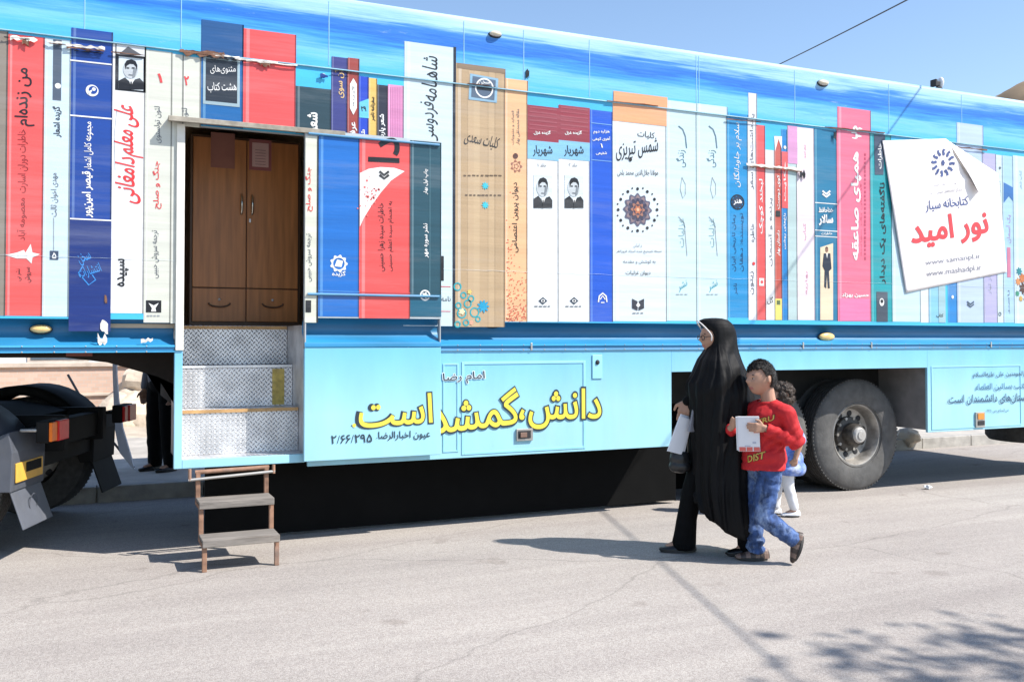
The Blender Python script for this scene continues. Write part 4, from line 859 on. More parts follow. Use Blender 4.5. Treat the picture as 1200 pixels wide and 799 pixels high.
sp = MB(); sp.lathe([(.28, 0), (.3, -.08), (.42, -.14), (.52, -.13), (.56, -.08), (.56, .08), (.52, .13), (.42, .14), (.3, .08)], (3.72, .78, .47), m_tread, 48, axis='z', close=True); sp.tube([(3.72, .78, .45), (3.72, .78, 1.36)], .03, m_under); sp.box(3.5, 3.95, .72, .84, .33, .35, m_under); sp.obj('spare_wheel', T, smooth=40)
# library poster pasted on the side
PO = MB(); m_pap = mat('poster_paper', rgb(250, 244, 242, .84), rough=.6, var=.05, scale=4, bump=.9, bscale=2.6, dirt=.2, dirtcol=rgb(222, 212, 208))
def pp(px, py, y): x, z = PX(px, py, y); return Vector((x, y, z))
corn = [(1034, 165), (1108, 162.5), (1163, 204), (1180, 319), (1062, 343)]
def sheet_pt(u, v):       # u across, v down on the poster
    a = Vector((1034, 165)).lerp(Vector((1166, 161)), u); c = Vector((1062, 343)).lerp(Vector((1180, 319)), u); return a.lerp(c, v)
nn = 44; vs = []; fs = []; ok = {}
def crease(u, v):
    y = -.013-.010*math.sin(v*3.0+u*2)-.006*noise.noise(Vector((u*3, v*4, 2)))
    for (u0, v0, u1, v1, amp, wd_) in ((.1, .48, .75, .28, .012, .03), (.05, .4, .5, .22, -.01, .03), (.55, .02, .95, .55, .012, .035), (.06, .9, .96, .84, .006, .02), (.6, .1, .98, .3, -.01, .03)):
        dx, dy = u1-u0, v1-v0; t = max(0, min(1, ((u-u0)*dx+(v-v0)*dy)/(dx*dx+dy*dy))); d = math.hypot(u-u0-t*dx, v-v0-t*dy); y -= amp*math.exp(-(d/wd_)**2)
    e = max(0, u-.8)+max(0, v-.9)
    return min(-.0095, y-.05*e*e)
for j in range(nn+1):
    for i in range(nn+1):
        v = j/nn; u = i/nn*(min(1, .56+.44*v/.27)); q = sheet_pt(u, v); y = crease(u, v); vs.append(pp(q.x, q.y, y))
def cut(u, v): return (u-.56)/.44+(.0-v)/.27 > 1e-6 and u > .56 and v < .27 and (u-.56)/.44 > v/.27
for j in range(nn):
    for i in range(nn):
        a = j*(nn+1)+i; fs.append((a, a+nn+1, a+nn+2, a+1))
PO.add(vs, fs, m_pap)
fold = [pp(1108, 162.5, -.02), pp(1163.5, 203.5, -.03), pp(1147, 226, -.075), pp(1132, 196, -.06)]
PO.add([fold[0], fold[3], fold[2], fold[1]], [(0, 1, 2), (0, 2, 3)], m_pap)
PST = PO.obj('poster', T, smooth=50, label='creased white paper poster with red and navy lettering, its top corner folded over')
so_ = PST.modifiers.new('thick', 'SOLIDIFY'); so_.thickness = .002; so_.offset = -1
Q = Print(-.0)
def place_on(Q_):      # drape the print over the poster sheet
    bv = BVHTree.FromPolygons(vs, fs)
    for i, v in enumerate(Q_.v):
        h = bv.ray_cast(Vector((v[0], -2, v[2])), Vector((0, 1, 0)))
        if h[0]: Q_.v[i] = (v[0], h[0].y-.0045, v[2])
m_pn = mat('poster_navy', (.05, .08, .22), rough=.6); m_pr = mat('poster_red', rgb(236, 68, 76), rough=.6); m_pg = mat('poster_grey', (.2, .21, .26), rough=.6)
for i in range(12):
    th = i*math.pi/6+.1; c, s_ = math.cos(th), math.sin(th); cx_, cy_ = 1102.5, 191.5
    P_ = lambda r, t: (cx_+.84*(r*c-t*s_), cy_+(r*s_+t*c))
    Q.pg([P_(8.5, -1.2), P_(13, -2.4), P_(16.5, -1.6), P_(15.5, 1.6), P_(13.5, .2), P_(11, 1.6), P_(9, 1.4)], m_pn, 2)
def LN(*a):
    q = Print(-.0); q.text(*a); place_on(q); q.obj('poster_lettering', PST)
Q.disc(1102.5, 191.5, 3.2, m_pn, 2, sq=.84, lobes=6, la=.15); place_on(Q); Q.obj('poster_emblem', PST)
LN('نهاد کتابخانه‌های عمومی', (1091, 217.5), (1118, 215), m_pg, 4); LN('اداره کل کتابخانه‌های عمومی خراسان', (1085, 227), (1126, 222.5), m_pg, 5)
LN('کتابخانه سیار', (1082, 243), (1133, 236.5), m_pn, 14, .01)
LN('نور امید', (1065, 276), (1157, 263), m_pr, 38, .03)
LN('www.samanpl.ir', (1083, 309), (1148, 300.5), m_pg, 8, .0); LN('www.mashadpl.ir', (1084, 322), (1149, 314), m_pg, 9, .0)

# ------------------------------------------------------------------ folding step ladder under the doorway
L_ = thing('step_ladder', 'small rusty metal two step ladder with worn boards hooked under the open doorway', 'ladder', GR(280, 660))
LO = Vector(L_.location)
m_rst = mat('rusty_paint', (.25, .135, .085), rough=.7, var=.4, scale=14, dirt=.6, dirtcol=(.3, .27, .25)); m_board = mat('worn_step_board', (.19, .17, .15), rough=.85, var=.3, scale=9, bump=.3, bscale=30, stretch=(.4, 2, 2), dirt=.4, dirtcol=(.2, .13, .08))
lx0 = PX(237, 600, -.35)[0]-LO.x; lx1 = PX(320, 600, -.35)[0]-LO.x; yb_ = -LO.y   # yb_: local y of the trailer side
zt, z1, z2 = ZK2+.02, .425, .20
ys = (-.05-LO.y, -.29-LO.y, -.52-LO.y)
for x in (lx0, lx1):
    b = MB()
    for (ya, za, zb2) in ((ys[0], zt, z1-.03), (ys[1]+.02, z1+.0, z2-.02), (ys[2]+.02, z2, 0.0)): b.box(x-.016, x+.016, ya-.016, ya+.016, zb2, za, m_rst)
    b.box(x-.018, x+.018, ys[1], ys[0]+.02, z1-.035, z1-.004, m_rst); b.box(x-.018, x+.018, ys[2], ys[1]+.02, z2-.035, z2-.004, m_rst)
    b.obj('side_rail', L_, bevel=.004)
for (z, ya, yb2) in ((z1, ys[1], ys[0]-.02), (z2, ys[2], ys[1]-.0)):
    b = MB(); b.box(lx0-.016, lx1+.016, ya-.012, yb2, z-.002, z+.02, m_board); b.box(lx0-.016, lx1+.016, ya-.02, ya-.0125, z-.03, z+.021, m_board); b.obj('step_board', L_, bevel=.004)
b = MB(); b.tube([(lx0-.02, ys[0], zt-.01), (lx1+.02, ys[0], zt+.0)], .016, m_rst, 10); b.tube([(lx0-.07, ys[0]-.03, zt-.06), (lx1+.06, ys[0]-.03, zt-.03)], .011, m_ltc, 10); b.tube([(lx0-.06, ys[0]-.03, zt-.065), (lx0-.06, ys[0]-.03, zt+.02)], .012, m_rst, 8); b.tube([(lx1+.05, ys[0]-.03, zt-.045), (lx1+.05, ys[0]-.03, zt+.02)], .012, m_rst, 8); b.obj('hanger_bar', L_, smooth=50)
for o in L_.children: pass

# ------------------------------------------------------------------ tractor unit at the left
TY = R(19)
tfw = Vector((-math.cos(TY), math.sin(TY), 0)); tfar = Vector((math.sin(TY), math.cos(TY), 0))    # forward, towards its far side
rear = GR(48, 507, .92); rear.z = 0
TR = thing('truck_tractor', 'dark truck tractor with grey mudguards and red tail lamps, its rear under the trailer', 'truck', rear, 0)
TR.rotation_euler = (0, 0, math.atan2(-tfw.y, -tfw.x))     # local +x points rearward, +y to the far side
m_mud = mat('grey_plastic_mudguard', (.075, .082, .10), rough=.5, var=.12, scale=6, dirt=.25, dirtcol=(.2, .19, .17)); m_flap = mat('grey_mudflap', (.095, .103, .125), rough=.6, var=.12, scale=6, bump=.1, bscale=10, dirt=.3, dirtcol=(.2, .19, .17))
m_blk = mat('tractor_black', (.007, .007, .007), rough=.75, var=.3, spec=.25)
m_tred = mat('red_lamp_lens', (.62, .02, .02), rough=.35, var=.1, scale=30, spec=.25); m_tor = mat('orange_lamp_lens', (.8, .17, .015), rough=.35, spec=.25, var=.1, scale=30); m_plate = mat('number_plate_yellow', (.75, .42, .06), rough=.45, var=.1, scale=10, dirt=.3, dirtcol=(.4, .2, .1))
b = MB()
for y in (.62, 1.5): b.box(-6.2, -.05, y-.05, y+.05, .72, 1.0, m_blk)
for x in (-.15, -1.4, -3, -5): b.box(x-.06, x+.06, .6, 1.55, .76, .96, m_blk)
b.box(-.3, -.2, .55, 1.6, .6, .86, m_blk)
b.obj('chassis', TR, bevel=.01)
b = MB(); b.lathe([(.5, 0), (.5, .07), (.1, .1), (0, .1)], (-1.35, 1.06, 1.02), m_blk, 32, axis='z'); b.box(-1.6, -.75, .55, 1.55, .98, 1.06, m_blk); b.prism([(-.75, .6, .98), (-.35, .6, .92), (-.35, .6, .98), (-.75, .6, 1.06)], (0, .9, 0), m_blk); b.obj('coupling_plate', TR, smooth=40)
for (yc, near) in ((.05, True), (1.72, False)):
    wt = wheel(-.83, yc, .54, TR, R0=.53, rr=.29)
    if not near:
        wt.rotation_euler = (0, 0, math.pi); wt.location = (-.83, yc+.35, .54)
    # mudguard arch over the wheel
    a = MB(); cx0, cz0 = -.83, .54; ro = .63; n_ = 22; y0, y1 = (-.05, .52) if near else (1.6, 2.17)
    th0, th1 = R(28), R(205); vs2 = []; fs2 = []
    sect = [(y0+.0, -.07), (y0+.004, -.01), (y0+.03, .015), (y1-.03, .015), (y1, -.01), (y1, -.06)]
    for i in range(n_+1):
        th = th0+(th1-th0)*i/n_
        for (y, dr) in sect: vs2.append((cx0+(ro+dr)*math.cos(th), y, cz0+(ro+dr)*math.sin(th)))
    kk = len(sect)
    for i in range(n_):
        for j in range(kk-1): fs2.append((i*kk+j, i*kk+j+1, (i+1)*kk+j+1, (i+1)*kk+j))
    a.add(vs2, fs2, m_mud if near else m_blk); MG = a.obj('mudguard', TR, smooth=45)
    sm = MG.modifiers.new('thick', 'SOLIDIFY'); sm.thickness = .02
    # squared rear skirt of the mudguard, flap, lamp cluster
    a = MB(); xe = cx0+ro*math.cos(th0); mq = m_mud if near else m_blk; a.prism([(-.29, y0, .50), (-.18, y0, .50), (-.17, y0, .78), (-.20, y0, .93), (-.27, y0, .90), (-.27, y0, .55)], (0, y1-y0, 0), mq); a.prism([(-.29, y0-.012, .50), (-.18, y0-.012, .50), (-.17, y0-.012, .78), (-.20, y0-.012, .93), (-.31, y0-.012, .84), (-.33, y0-.012, .6)], (0, .012, 0), mq); a.obj('mudguard_back', TR, bevel=.01)
    a = MB(); mm = m_flap if near else m_blk
    a.obox((-.155, (y0+y1)/2, .37), (.05, 0, -.145), (0, (y1-y0)/2-.02, 0), (.006, 0, .002), mm)
    if near: a.lathe([(.07, 0), (.076, .004), (.064, .004)], (-.142, (y0+y1)/2, .38), m_mud, 24, axis='x')
    a.obj('mudflap', TR, bevel=.006)
    a = MB(); ly = y0+.25 if near else y1-.3
    a.obox((-.12, ly-.12, .93), (.06, 0, .0), (0, .012, 0), (0, 0, .012), m_ltc if near else m_blk)
    a.box(-.07, .02, ly-.12, ly+.2, .835, .995, m_blk); LMP = a.obj('tail_lamp', TR, bevel=.01)
    a = MB(); a.box(.021, .045, ly-.115, ly-.01, .845, .985, m_tor if near else m_tred); a.obj('orange_lens' if near else 'lens', LMP, bevel=.006)
    a = MB(); a.box(.021, .055, ly-.005, ly+.19, .84, .99, m_tred); a.obj('red_lens', LMP, bevel=.006)
    if near:
        a = MB(); a.box(-.174, -.162, y0+.04, y1-.06, .56, .70, m_plate); NP = a.obj('number_plate', TR, bevel=.004)
        a = MB(); a.box(-.1615, -.158, y0+.2, y1-.1, .62, .69, m_blk); a.obj('plate_shadow_patch', NP)  # lamp's shadow on the plate, painted as a black patch
b = MB(); b.box(-5.8, -4.0, .0, 2.3, .9, 2.9, m_blk); b.box(-4.2, -3.2, .1, .65, .45, .9, m_blk); b.obj('cab_back', TR, bevel=.05)
# ------------------------------------------------------------------ things beyond the trailer
m_brk = bpy.data.materials.new('pinkish_brick'); m_brk.use_nodes = True
def brick():
    t = m_brk.node_tree; n = t.nodes; L = t.links; p = n['Principled BSDF']; p.inputs['Roughness'].default_value = .9
    tc = n.new('ShaderNodeTexCoord'); mp = n.new('ShaderNodeMapping'); mp.inputs['Rotation'].default_value = (R(90), 0, 0); L.new(tc.outputs['Object'], mp.inputs[0])
    br = n.new('ShaderNodeTexBrick'); br.inputs['Color1'].default_value = (.64, .45, .35, 1); br.inputs['Color2'].default_value = (.55, .38, .29, 1); br.inputs['Mortar'].default_value = (.5, .45, .4, 1); br.inputs['Scale'].default_value = 4.2; br.inputs['Mortar Size'].default_value = .015
    L.new(mp.outputs[0], br.inputs[0]); L.new(br.outputs[0], p.inputs['Base Color'])
brick()
m_cop = mat('coping_stone', (.55, .46, .38), rough=.85, var=.15)
b = MB(); WY = 10.4
WLL = thing('garden_wall', 'low pinkish brick wall with stone coping beyond the trailer', 'wall', (-8, WY, 0))
b.box(-6, 2.2, 0, .25, 0, 1.12, m_brk); b.obj('brickwork', WLL)
b = MB(); b.box(-6.05, 2.25, -.05, .3, 1.121, 1.2, m_cop); b.box(-6, 2.2, -.04, -.002, .62, .67, m_cop); b.obj('coping', WLL, bevel=.01)
m_bld = mat('pale_render', (.78, .77, .75), rough=.8, var=.08, scale=2); m_gl = mat('window_glass', (.1, .13, .16), rough=.15)
HB = thing('pale_house', 'pale rendered low house behind the brick wall', 'house', (-14, 19, 0))
b = MB(); b.box(-10, 9, 0, 8, 0, 3.1, m_bld); b.obj('wall', HB); b = MB(); b.box(-10.2, 9.2, -.2, 8.2, 3.101, 3.3, m_cop); b.obj('roof', HB, bevel=.02)
for x in (-6, -2.5, 1.5, 5.5):
    b = MB(); b.box(x, x+1.4, -.03, -.002, 1.0, 2.2, m_cop); wf = b.obj('window', HB); b = MB(); b.box(x+.08, x+1.32, -.045, -.031, 1.08, 2.12, m_gl); b.obj('pane', wf)
m_rock = mat('tan_rock', (.58, .48, .37), rough=.95, var=.22, scale=5, bump=.6, bscale=14, dirt=.5, dirtcol=(.3, .24, .17))
def rock(x, y, z, s, seed, label):
    r = random.Random(seed); a = MB(); a.ball((0, 0, 0), (s*r.uniform(.9, 1.25), s*r.uniform(.7, 1), s*r.uniform(.6, .85)), m_rock, 20, 14)
    a.v = [tuple(Vector(v)*(1+.28*noise.noise(Vector(v)/s*1.6+Vector((seed*3.1, 0, 0)))+.12*noise.noise(Vector(v)/s*4+Vector((0, seed, 0))))) for v in a.v]
    o = a.obj('boulder', smooth=28); o.location = (x, y, z); o.rotation_euler = (0, 0, r.uniform(0, 6)); tag(o, label, 'rock', 'boulders beyond the trailer')
RK = [(150, 492, .1, .6, 'broad tan boulder at the foot of the heap below the wall'), (172, 490, .1, .6, 'tan boulder right in the heap beyond the trailer'), (160, 470, .45, .42, 'tan boulder resting on top of the heap'), (187, 478, .3, .6, 'large tan boulder nearest the standing man'), (178, 452, .8, .5, 'topmost tan boulder of the heap beyond the trailer'), (200, 460, .6, .55, 'tan boulder in the heap hidden behind the standing man'), (140, 480, .15, .3, 'small tan stone left of the heap')]
for i, (px, py, z, s, lb_) in enumerate(RK):
    d = ray(px, py); tt = (9.6+.1*i-CAM.y)/d.y; P0 = CAM+d*tt; rock(P0.x, P0.y, max(z, P0.z-.05), s, i+1, lb_)
for i, (px, s, lb_) in enumerate(((1062, .2, 'pale stone seen under the trailer behind its rear wheel'), (1070, .13, 'small pale stone beside another under the trailer'))):
    P0 = GR(px, 514, .15); rock(P0.x, P0.y, .17, s*.8, 20+i, lb_)
# leaning white board with strut
P0 = GR(157, 549, .15); m_wb = mat('white_board', (.62, .62, .66), rough=.5, var=.06)
SB = thing('leaning_board', 'tall narrow curved white board propped by a thin dark strut on the pavement', 'board', P0)
b = MB(); pts = []; ax = RT
prof = [(0, 0), (-.10, .18), (-.17, .45), (-.20, .75), (-.22, 1.05), (-.23, 1.5)]
wid = [.012, .09, .07, .045, .035, .03]
v1 = []
for (a, z), w in zip(prof, wid):
    for s_ in (-1, 1):
        for q in (-.3, .3): v1.append(ax*(a+s_*w/1.6)+Vector((q*.05*FH.x, q*.05*FH.y, z)))
f1 = []
for i in range(len(prof)-1):
    o = 4*i; f1 += [(o, o+2, o+6, o+4), (o+1, o+5, o+7, o+3), (o, o+4, o+5, o+1), (o+2, o+3, o+7, o+6)]
f1 += [(0, 1, 3, 2), (20, 22, 23, 21)]
b.add(v1, f1, m_wb); b.obj('board_panel', SB, smooth=30)
b = MB(); b.tube([Vector((0, 0, .01)), ax*(-.5)+Vector((0, 0, .62)), ax*(-.75)+Vector((0, 0, 1.05))], .014, mat('strut_grey', (.12, .12, .13), rough=.5), 8); b.obj('strut', SB)
# parked lorry wheel chock-like scrap of paper
P0 = GR(1088, 573); b = MB(); r_ = random.Random(3)
b.ball((0, 0, .02), (.045, .035, .022), mat('scrap_paper', (.8, .8, .8), rough=.7), 9, 6); b.v = [tuple(Vector(v)*(1+.5*noise.noise(Vector(v)*60))) for v in b.v]
o = b.obj('paper_scrap'); o.location = P0; tag(o, 'crumpled scrap of white paper lying on the road', 'litter')
# overhead wire between two poles
m_wire = mat('black_wire', (.03, .03, .035), rough=.6); m_pole = mat('steel_pole', (.3, .3, .3), rough=.5, metal=.4)
d1 = ray(912, 74); d2 = ray(1060, -7)
E1 = CAM+d1*((9.0-CAM.y)/d1.y); E2 = CAM+d2*(16/d2.length)
dv = (E2-E1); E1b = E1-dv*.35; E2b = E2+dv*2.2
def pole(P, lab):
    t_ = thing('utility_pole', lab, 'pole', (P.x, P.y, 0)); a = MB(); a.tube([(0, 0, 0), (0, 0, P.z+.3)], [.11, .07], m_pole, 16); a.obj('shaft', t_, smooth=50); a = MB(); a.tube([(-.4, 0, P.z+.05), (.4, 0, P.z+.05)], .035, m_pole, 8); a.obj('crossarm', t_); a = MB(); a.tube([(0, 0, P.z), (0, 0, P.z+.1)], .05, m_cop, 10); a.obj('insulator', t_)
pole(E1b, 'steel utility pole hidden behind the trailer, low end of the overhead wire')
b = MB(); pts = []
for i in range(41):
    t_ = i/40; q = E1b.lerp(E2b, t_); q.z -= .12*4*t_*(1-t_); pts.append(q)
b.tube(pts, .0105, m_wire, 6); tag(b.obj('overhead_wire', smooth=60), 'thin black overhead wire crossing the blue sky', 'wire')
# roadside tree (outside the picture; its shade falls on the near road)
def tree(loc, H, R_, seed):
    t_ = thing('street_tree', 'leafy street tree beside the road, its shade on the near corner of the road', 'tree', loc); r = random.Random(seed)
    mb = mat('bark', (.12, .09, .06), rough=.9, var=.3, scale=10); ml = mat('leaf_green', (.06, .11, .03), rough=.6, var=.4, scale=3)
    a = MB(); a.tube([(0, 0, 0), (.05, 0, H*.35), (.0, .08, H*.6)], [.16, .12, .08], mb, 12)
    tips = []
    for i in range(9):
        th = i*.7+r.random(); e = r.uniform(.3, .9); st = Vector((.03, .02, H*r.uniform(.35, .55))); tip = Vector((R_*.75*math.cos(th)*math.cos(e), R_*.75*math.sin(th)*math.cos(e), H*.55+R_*.7*math.sin(e))); a.tube([st, st.lerp(tip, .5)+Vector((0, 0, .2)), tip], [.06, .04, .015], mb, 7); tips.append(tip)
    a.obj('trunk', t_, smooth=60); a = MB()
    for tip in tips:
        for c_ in range(5):
            c0 = tip+Vector((r.gauss(0, .45), r.gauss(0, .45), r.gauss(0, .3)))
            for l_ in range(46):
                q = c0+Vector((r.gauss(0, .2), r.gauss(0, .2), r.gauss(0, .16))); n_ = Vector((r.gauss(0, 1), r.gauss(0, 1), r.gauss(0, 1))).normalized(); u_ = n_.orthogonal().normalized(); w_ = n_.cross(u_); s_ = r.uniform(.035, .06); a.poly([q-u_*s_*1.5, q-w_*s_*.7, q+u_*s_*1.5, q+w_*s_*.7], ml)
    a.obj('crown', t_)
TP = GR(1130, 800); tree((TP.x+.70*8.2+.1, TP.y-.60*8.2-.75, 0), 11.2, 2.3, 5)
# ------------------------------------------------------------------ people
def bake(mb, name, voxel, smooth=2, sub=0, fac=.5):
    o = bpy.data.objects.new('tmp', mb.mesh('tmp')); C.objects.link(o)
    r = o.modifiers.new('r', 'REMESH'); r.mode = 'VOXEL'; r.voxel_size = voxel
    if smooth: q = o.modifiers.new('s', 'SMOOTH'); q.iterations = smooth; q.factor = fac
    dg = bpy.context.evaluated_depsgraph_get(); dg.update()
    me = bpy.data.meshes.new_from_object(o.evaluated_get(dg)); me.name = name
    bpy.data.objects.remove(o); me.shade_smooth(); return me
def wrinkle(me, fn):
    ns = [v.normal.copy() for v in me.vertices]
    for v, n in zip(me.vertices, ns): v.co += n*fn(v.co)
    me.update()
def keep(me, pred):           # drop faces outside pred(centre)
    import bmesh
    bm = bmesh.new(); bm.from_mesh(me); bmesh.ops.delete(bm, geom=[f for f in bm.faces if not pred(f.calc_center_median())], context='FACES'); bm.to_mesh(me); bm.free()
def link(me, name, parent, mats, pick=None, thick=0):
    me.materials.clear()
    for m in mats: me.materials.append(m)
    if pick:
        for p in me.polygons: p.material_index = pick(p.center, p.normal)
    o = bpy.data.objects.new(name, me); C.objects.link(o); o.parent = parent
    if thick: q = o.modifiers.new('thick', 'SOLIDIFY'); q.thickness = thick; q.offset = 1
    me.shade_smooth(); return o
def chain(mb, pts, rad):
    for i in range(len(pts)-1): mb.cap(pts[i], pts[i+1], rad[i], rad[i+1])
def sm(a, b, x): x = max(0, min(1, (x-a)/(b-a))); return x*x*(3-2*x)
def head(mb, c, h, yaw, pitch=0.0, n=64, k=44):
    rot = Matrix.Rotation(yaw, 3, 'Z') @ Matrix.Rotation(pitch, 3, 'Y'); vs = []; fs = []
    g_ = lambda x, w: math.exp(-(x/w)**2)
    for i in range(k+1):
        ph = math.pi*i/k
        for j in range(n):
            th = 2*math.pi*j/n; x, y, z = math.sin(ph)*math.cos(th), math.sin(ph)*math.sin(th), math.cos(ph)
            sx, sy, sz = .445, .36, .5
            px_, py_, pz_ = x*sx, y*sy, z*sz
            if z < -.1: py_ *= 1-.24*sm(-.1, -.95, z)
            if z < -.25 and x < 0: px_ *= 1-.35*sm(-.25, -.95, z)
            if z < -.3 and x > 0: px_ += .05*sm(-.3, -.9, z)*x
            if x > 0:
                px_ -= .03*sm(.15, .75, z)*x
                px_ += .105*g_(y, .13)*g_(z+.16, .16)*(1 if z > -.2 else .9) + .03*g_(y, .12)*g_(z-.05, .15)
                px_ -= .045*(g_(y-.37, .17)+g_(y+.37, .17))*g_(z-.02, .13)
                px_ += .022*g_(abs(y)-.36, .25)*g_(z-.19, .09)
                px_ += .034*g_(y, .24)*g_(z+.50, .07)+.03*g_(y, .22)*g_(z+.62, .06)-.012*g_(y, .3)*g_(z+.56, .03)
                px_ += .05*g_(y, .3)*g_(z+.86, .14)
                px_ += .018*g_(abs(y)-.55, .22)*g_(z+.2, .22)
            vs.append(Vector(c)+rot @ (Vector((px_, py_, pz_))*h))
    for i in range(k):
        for j in range(n): fs.append((i*n+j, (i+1)*n+j, (i+1)*n+(j+1) % n, i*n+(j+1) % n))
    mb.add(vs, fs, None)
    for s_ in (-1, 1): mb.ball(Vector(c)+rot @ Vector((-.03*h, s_*.365*h, -.02*h)), (.085*h, .04*h, .125*h), None, 14, 8, rot @ Matrix.Rotation(s_*.35, 3, 'Z'))
    return rot
def face_parts(mb, c, h, rot, m_eye, m_brow, m_white):
    for s_ in (-1, 1):
        e = Vector(c)+rot @ Vector((.365*h, s_*.135*h, .015*h))
        mb.ball(e, (.026*h, .05*h, .021*h), m_white, 12, 8, rot); mb.ball(e+rot @ Vector((.018*h, .0, 0)), (.018*h, .028*h, .023*h), m_eye, 10, 8, rot)
        mb.tube([Vector(c)+rot @ Vector((.40*h-abs(q-.14)*.25*h, s_*q*h, (.10+.02*math.sin((q-.05)*16))*h)) for q in (.06, .11, .16, .21)], [.012*h, .016*h, .014*h, .008*h], m_brow, 8)
def hand(mb, w, d, n, s, size, curl=.5, thumb_n=-1):
    """w wrist, d finger direction, n direction the palm faces, s towards the thumb side"""
    w, d, n, s = Vector(w), Vector(d).normalized(), Vector(n).normalized(), Vector(s).normalized(); L_ = size
    for q in (-.32, -.1, .12, .32): mb.cap(w+s*q*L_*.35, w+d*L_*.45+s*q*L_*.62, L_*.1, L_*.095, None, 10)
    for i, (q, ln) in enumerate(((-.33, .36), (-.11, .46), (.11, .5), (.33, .45))):
        p = w+d*L_*.45+s*q*L_*.62; dd = d.copy(); a = curl
        for seg in (.42, .33, .25):
            dd = (dd*math.cos(a)+n*math.sin(a)).normalized(); nn_ = dd.cross(s).normalized(); p2 = p+dd*ln*L_*seg
            mb.cap(p, p2, L_*.062, L_*.054, None, 10); p = p2
            n2 = (n-dd*n.dot(dd)); a = curl*.8
            n = n2.normalized() if n2.length > .1 else n
        n = Vector(n)
    n0 = s.cross(d)
    p = w+s*L_*.22+d*L_*.12; p2 = p+(s*.75+d*.6).normalized()*L_*.24; p3 = p2+(d*.85+n0*.3*thumb_n+s*.1).normalized()*L_*.2
    mb.cap(p, p2, L_*.085, L_*.07, None, 10); mb.cap(p2, p3, L_*.068, L_*.055, None, 10)
m_skin = mat('skin', (.42, .235, .155), rough=.62, var=.1, scale=20); m_skin2 = mat('skin_child', (.43, .24, .16), rough=.62, var=.1, scale=20); m_lip = mat('lips', (.36, .13, .11), rough=.45)
m_eyeb = mat('eye_dark', (.012, .008, .006), rough=.15); m_eyew = mat('eye_white', (.6, .58, .55), rough=.3); m_hair = mat('dark_hair', (.012, .009, .007), rough=.42, var=.5, scale=60, bump=.6, bscale=220); m_hairc = mat('brown_curls', (.05, .032, .022), rough=.5, var=.5, scale=40, bump=.5, bscale=120)
m_sole = mat('shoe_sole', (.03, .028, .026), rough=.7); m_shoeb = mat('black_shoe', (.006, .005, .005), rough=.35)
def lips_pick(c, h, rot, base=0, lip=1):
    inv = rot.transposed()
    def f(p, n):
        q = inv @ (p-Vector(c)); q = q/h
        return lip if q.x > .3 and abs(q.y) < .1 and -.315 < q.z < -.23 else base
    return f
HEAD = math.atan2(-RT.y, -RT.x)     # local +x = towards the left of the picture, local +y = towards the camera side
# ---- the woman in the black chador
WP = GR(840, 649)
WO = thing('person', 'woman in a long black chador and glasses walking with papers in her hand', 'person', WP, HEAD)
m_chd = mat('black_chador', (.0034, .0034, .004), rough=.62, var=.3, scale=10, spec=.17, bump=.15, bscale=40, stretch=(1, 1, .3)); m_blkc = mat('black_cloth', (.0035, .0035, .004), rough=.8, var=.3, scale=12, spec=.12)
hc = Vector((.015, .0, 1.575)); hh = .225
a = MB(); rot_w = head(a, hc, hh, R(14), R(4))
chain(a, [(-.02, 0, 1.5), (-.03, 0, 1.42)], [.055, .06]); chain(a, [(-.03, -.10, 1.34), (-.03, .10, 1.34)], [.06, .06]); a.ball((-.03, 0, 1.22), (.10, .13, .18), None, 24, 16); a.ball((-.03, 0, 1.0), (.12, .16, .16), None, 24, 16); a.ball((-.04, 0, .84), (.13, .17, .14), None, 24, 16)
chain(a, [(-.03, .06, .82), (-.12, .06, .45), (-.2, .06, .12)], [.085, .055, .036]); chain(a, [(.0, -.08, .82), (.13, -.08, .45), (.24, -.08, .09)], [.085, .06, .04])
chain(a, [(-.2, .06, .1), (-.14, .06, .04)], [.033, .025]); chain(a, [(.24, -.08, .07), (.34, -.08, .035)], [.035, .025])
chain(a, [(-.03, -.12, 1.33), (.0, -.15, 1.1), (.2, -.03, 1.105)], [.045, .038, .028]); chain(a, [(-.03, .12, 1.33), (.0, .15, 1.1), (.12, .06, 1.2)], [.045, .038, .028])
hand(a, (.205, -.025, 1.1), (.35, .1, -1), (-.3, -.9, -.1), (.9, -.3, .2), .17, .35)
hand(a, (.115, .04, 1.21), (.7, -.5, .3), (-.4, -.9, 0), (.2, 0, 1), .13, .9)
me = bake(a, 'body', .0058, 2); body = link(me, 'body', WO, [m_skin, m_lip], lips_pick(hc, hh, rot_w))
a = MB(); face_parts(a, hc, hh, rot_w, m_eyeb, m_hair, m_eyew); a.obj('eyes', WO, smooth=60)
# glasses
a = MB(); m_gls = mat('dark_spectacle_frame', (.02, .015, .012), rough=.3)
P_ = lambda x, y, z: hc+rot_w @ (Vector((x, y, z))*hh)
for s_ in (-1, 1):
    a.tube([P_(.475-.03*abs(math.cos(t_)), s_*.15+.105*math.cos(t_), .0+.08*math.sin(t_)) for t_ in [2*math.pi*i/18 for i in range(19)]], .0026, m_gls, 6)
    a.tube([P_(.44, s_*.255, .02), P_(.2, s_*.36, .03), P_(-.05, s_*.37, .02)], .0026, m_gls, 6)
a.tube([P_(.47, -.05, .02), P_(.485, 0, .03), P_(.47, .05, .02)], .0026, m_gls, 6); a.obj('glasses', WO, smooth=60)
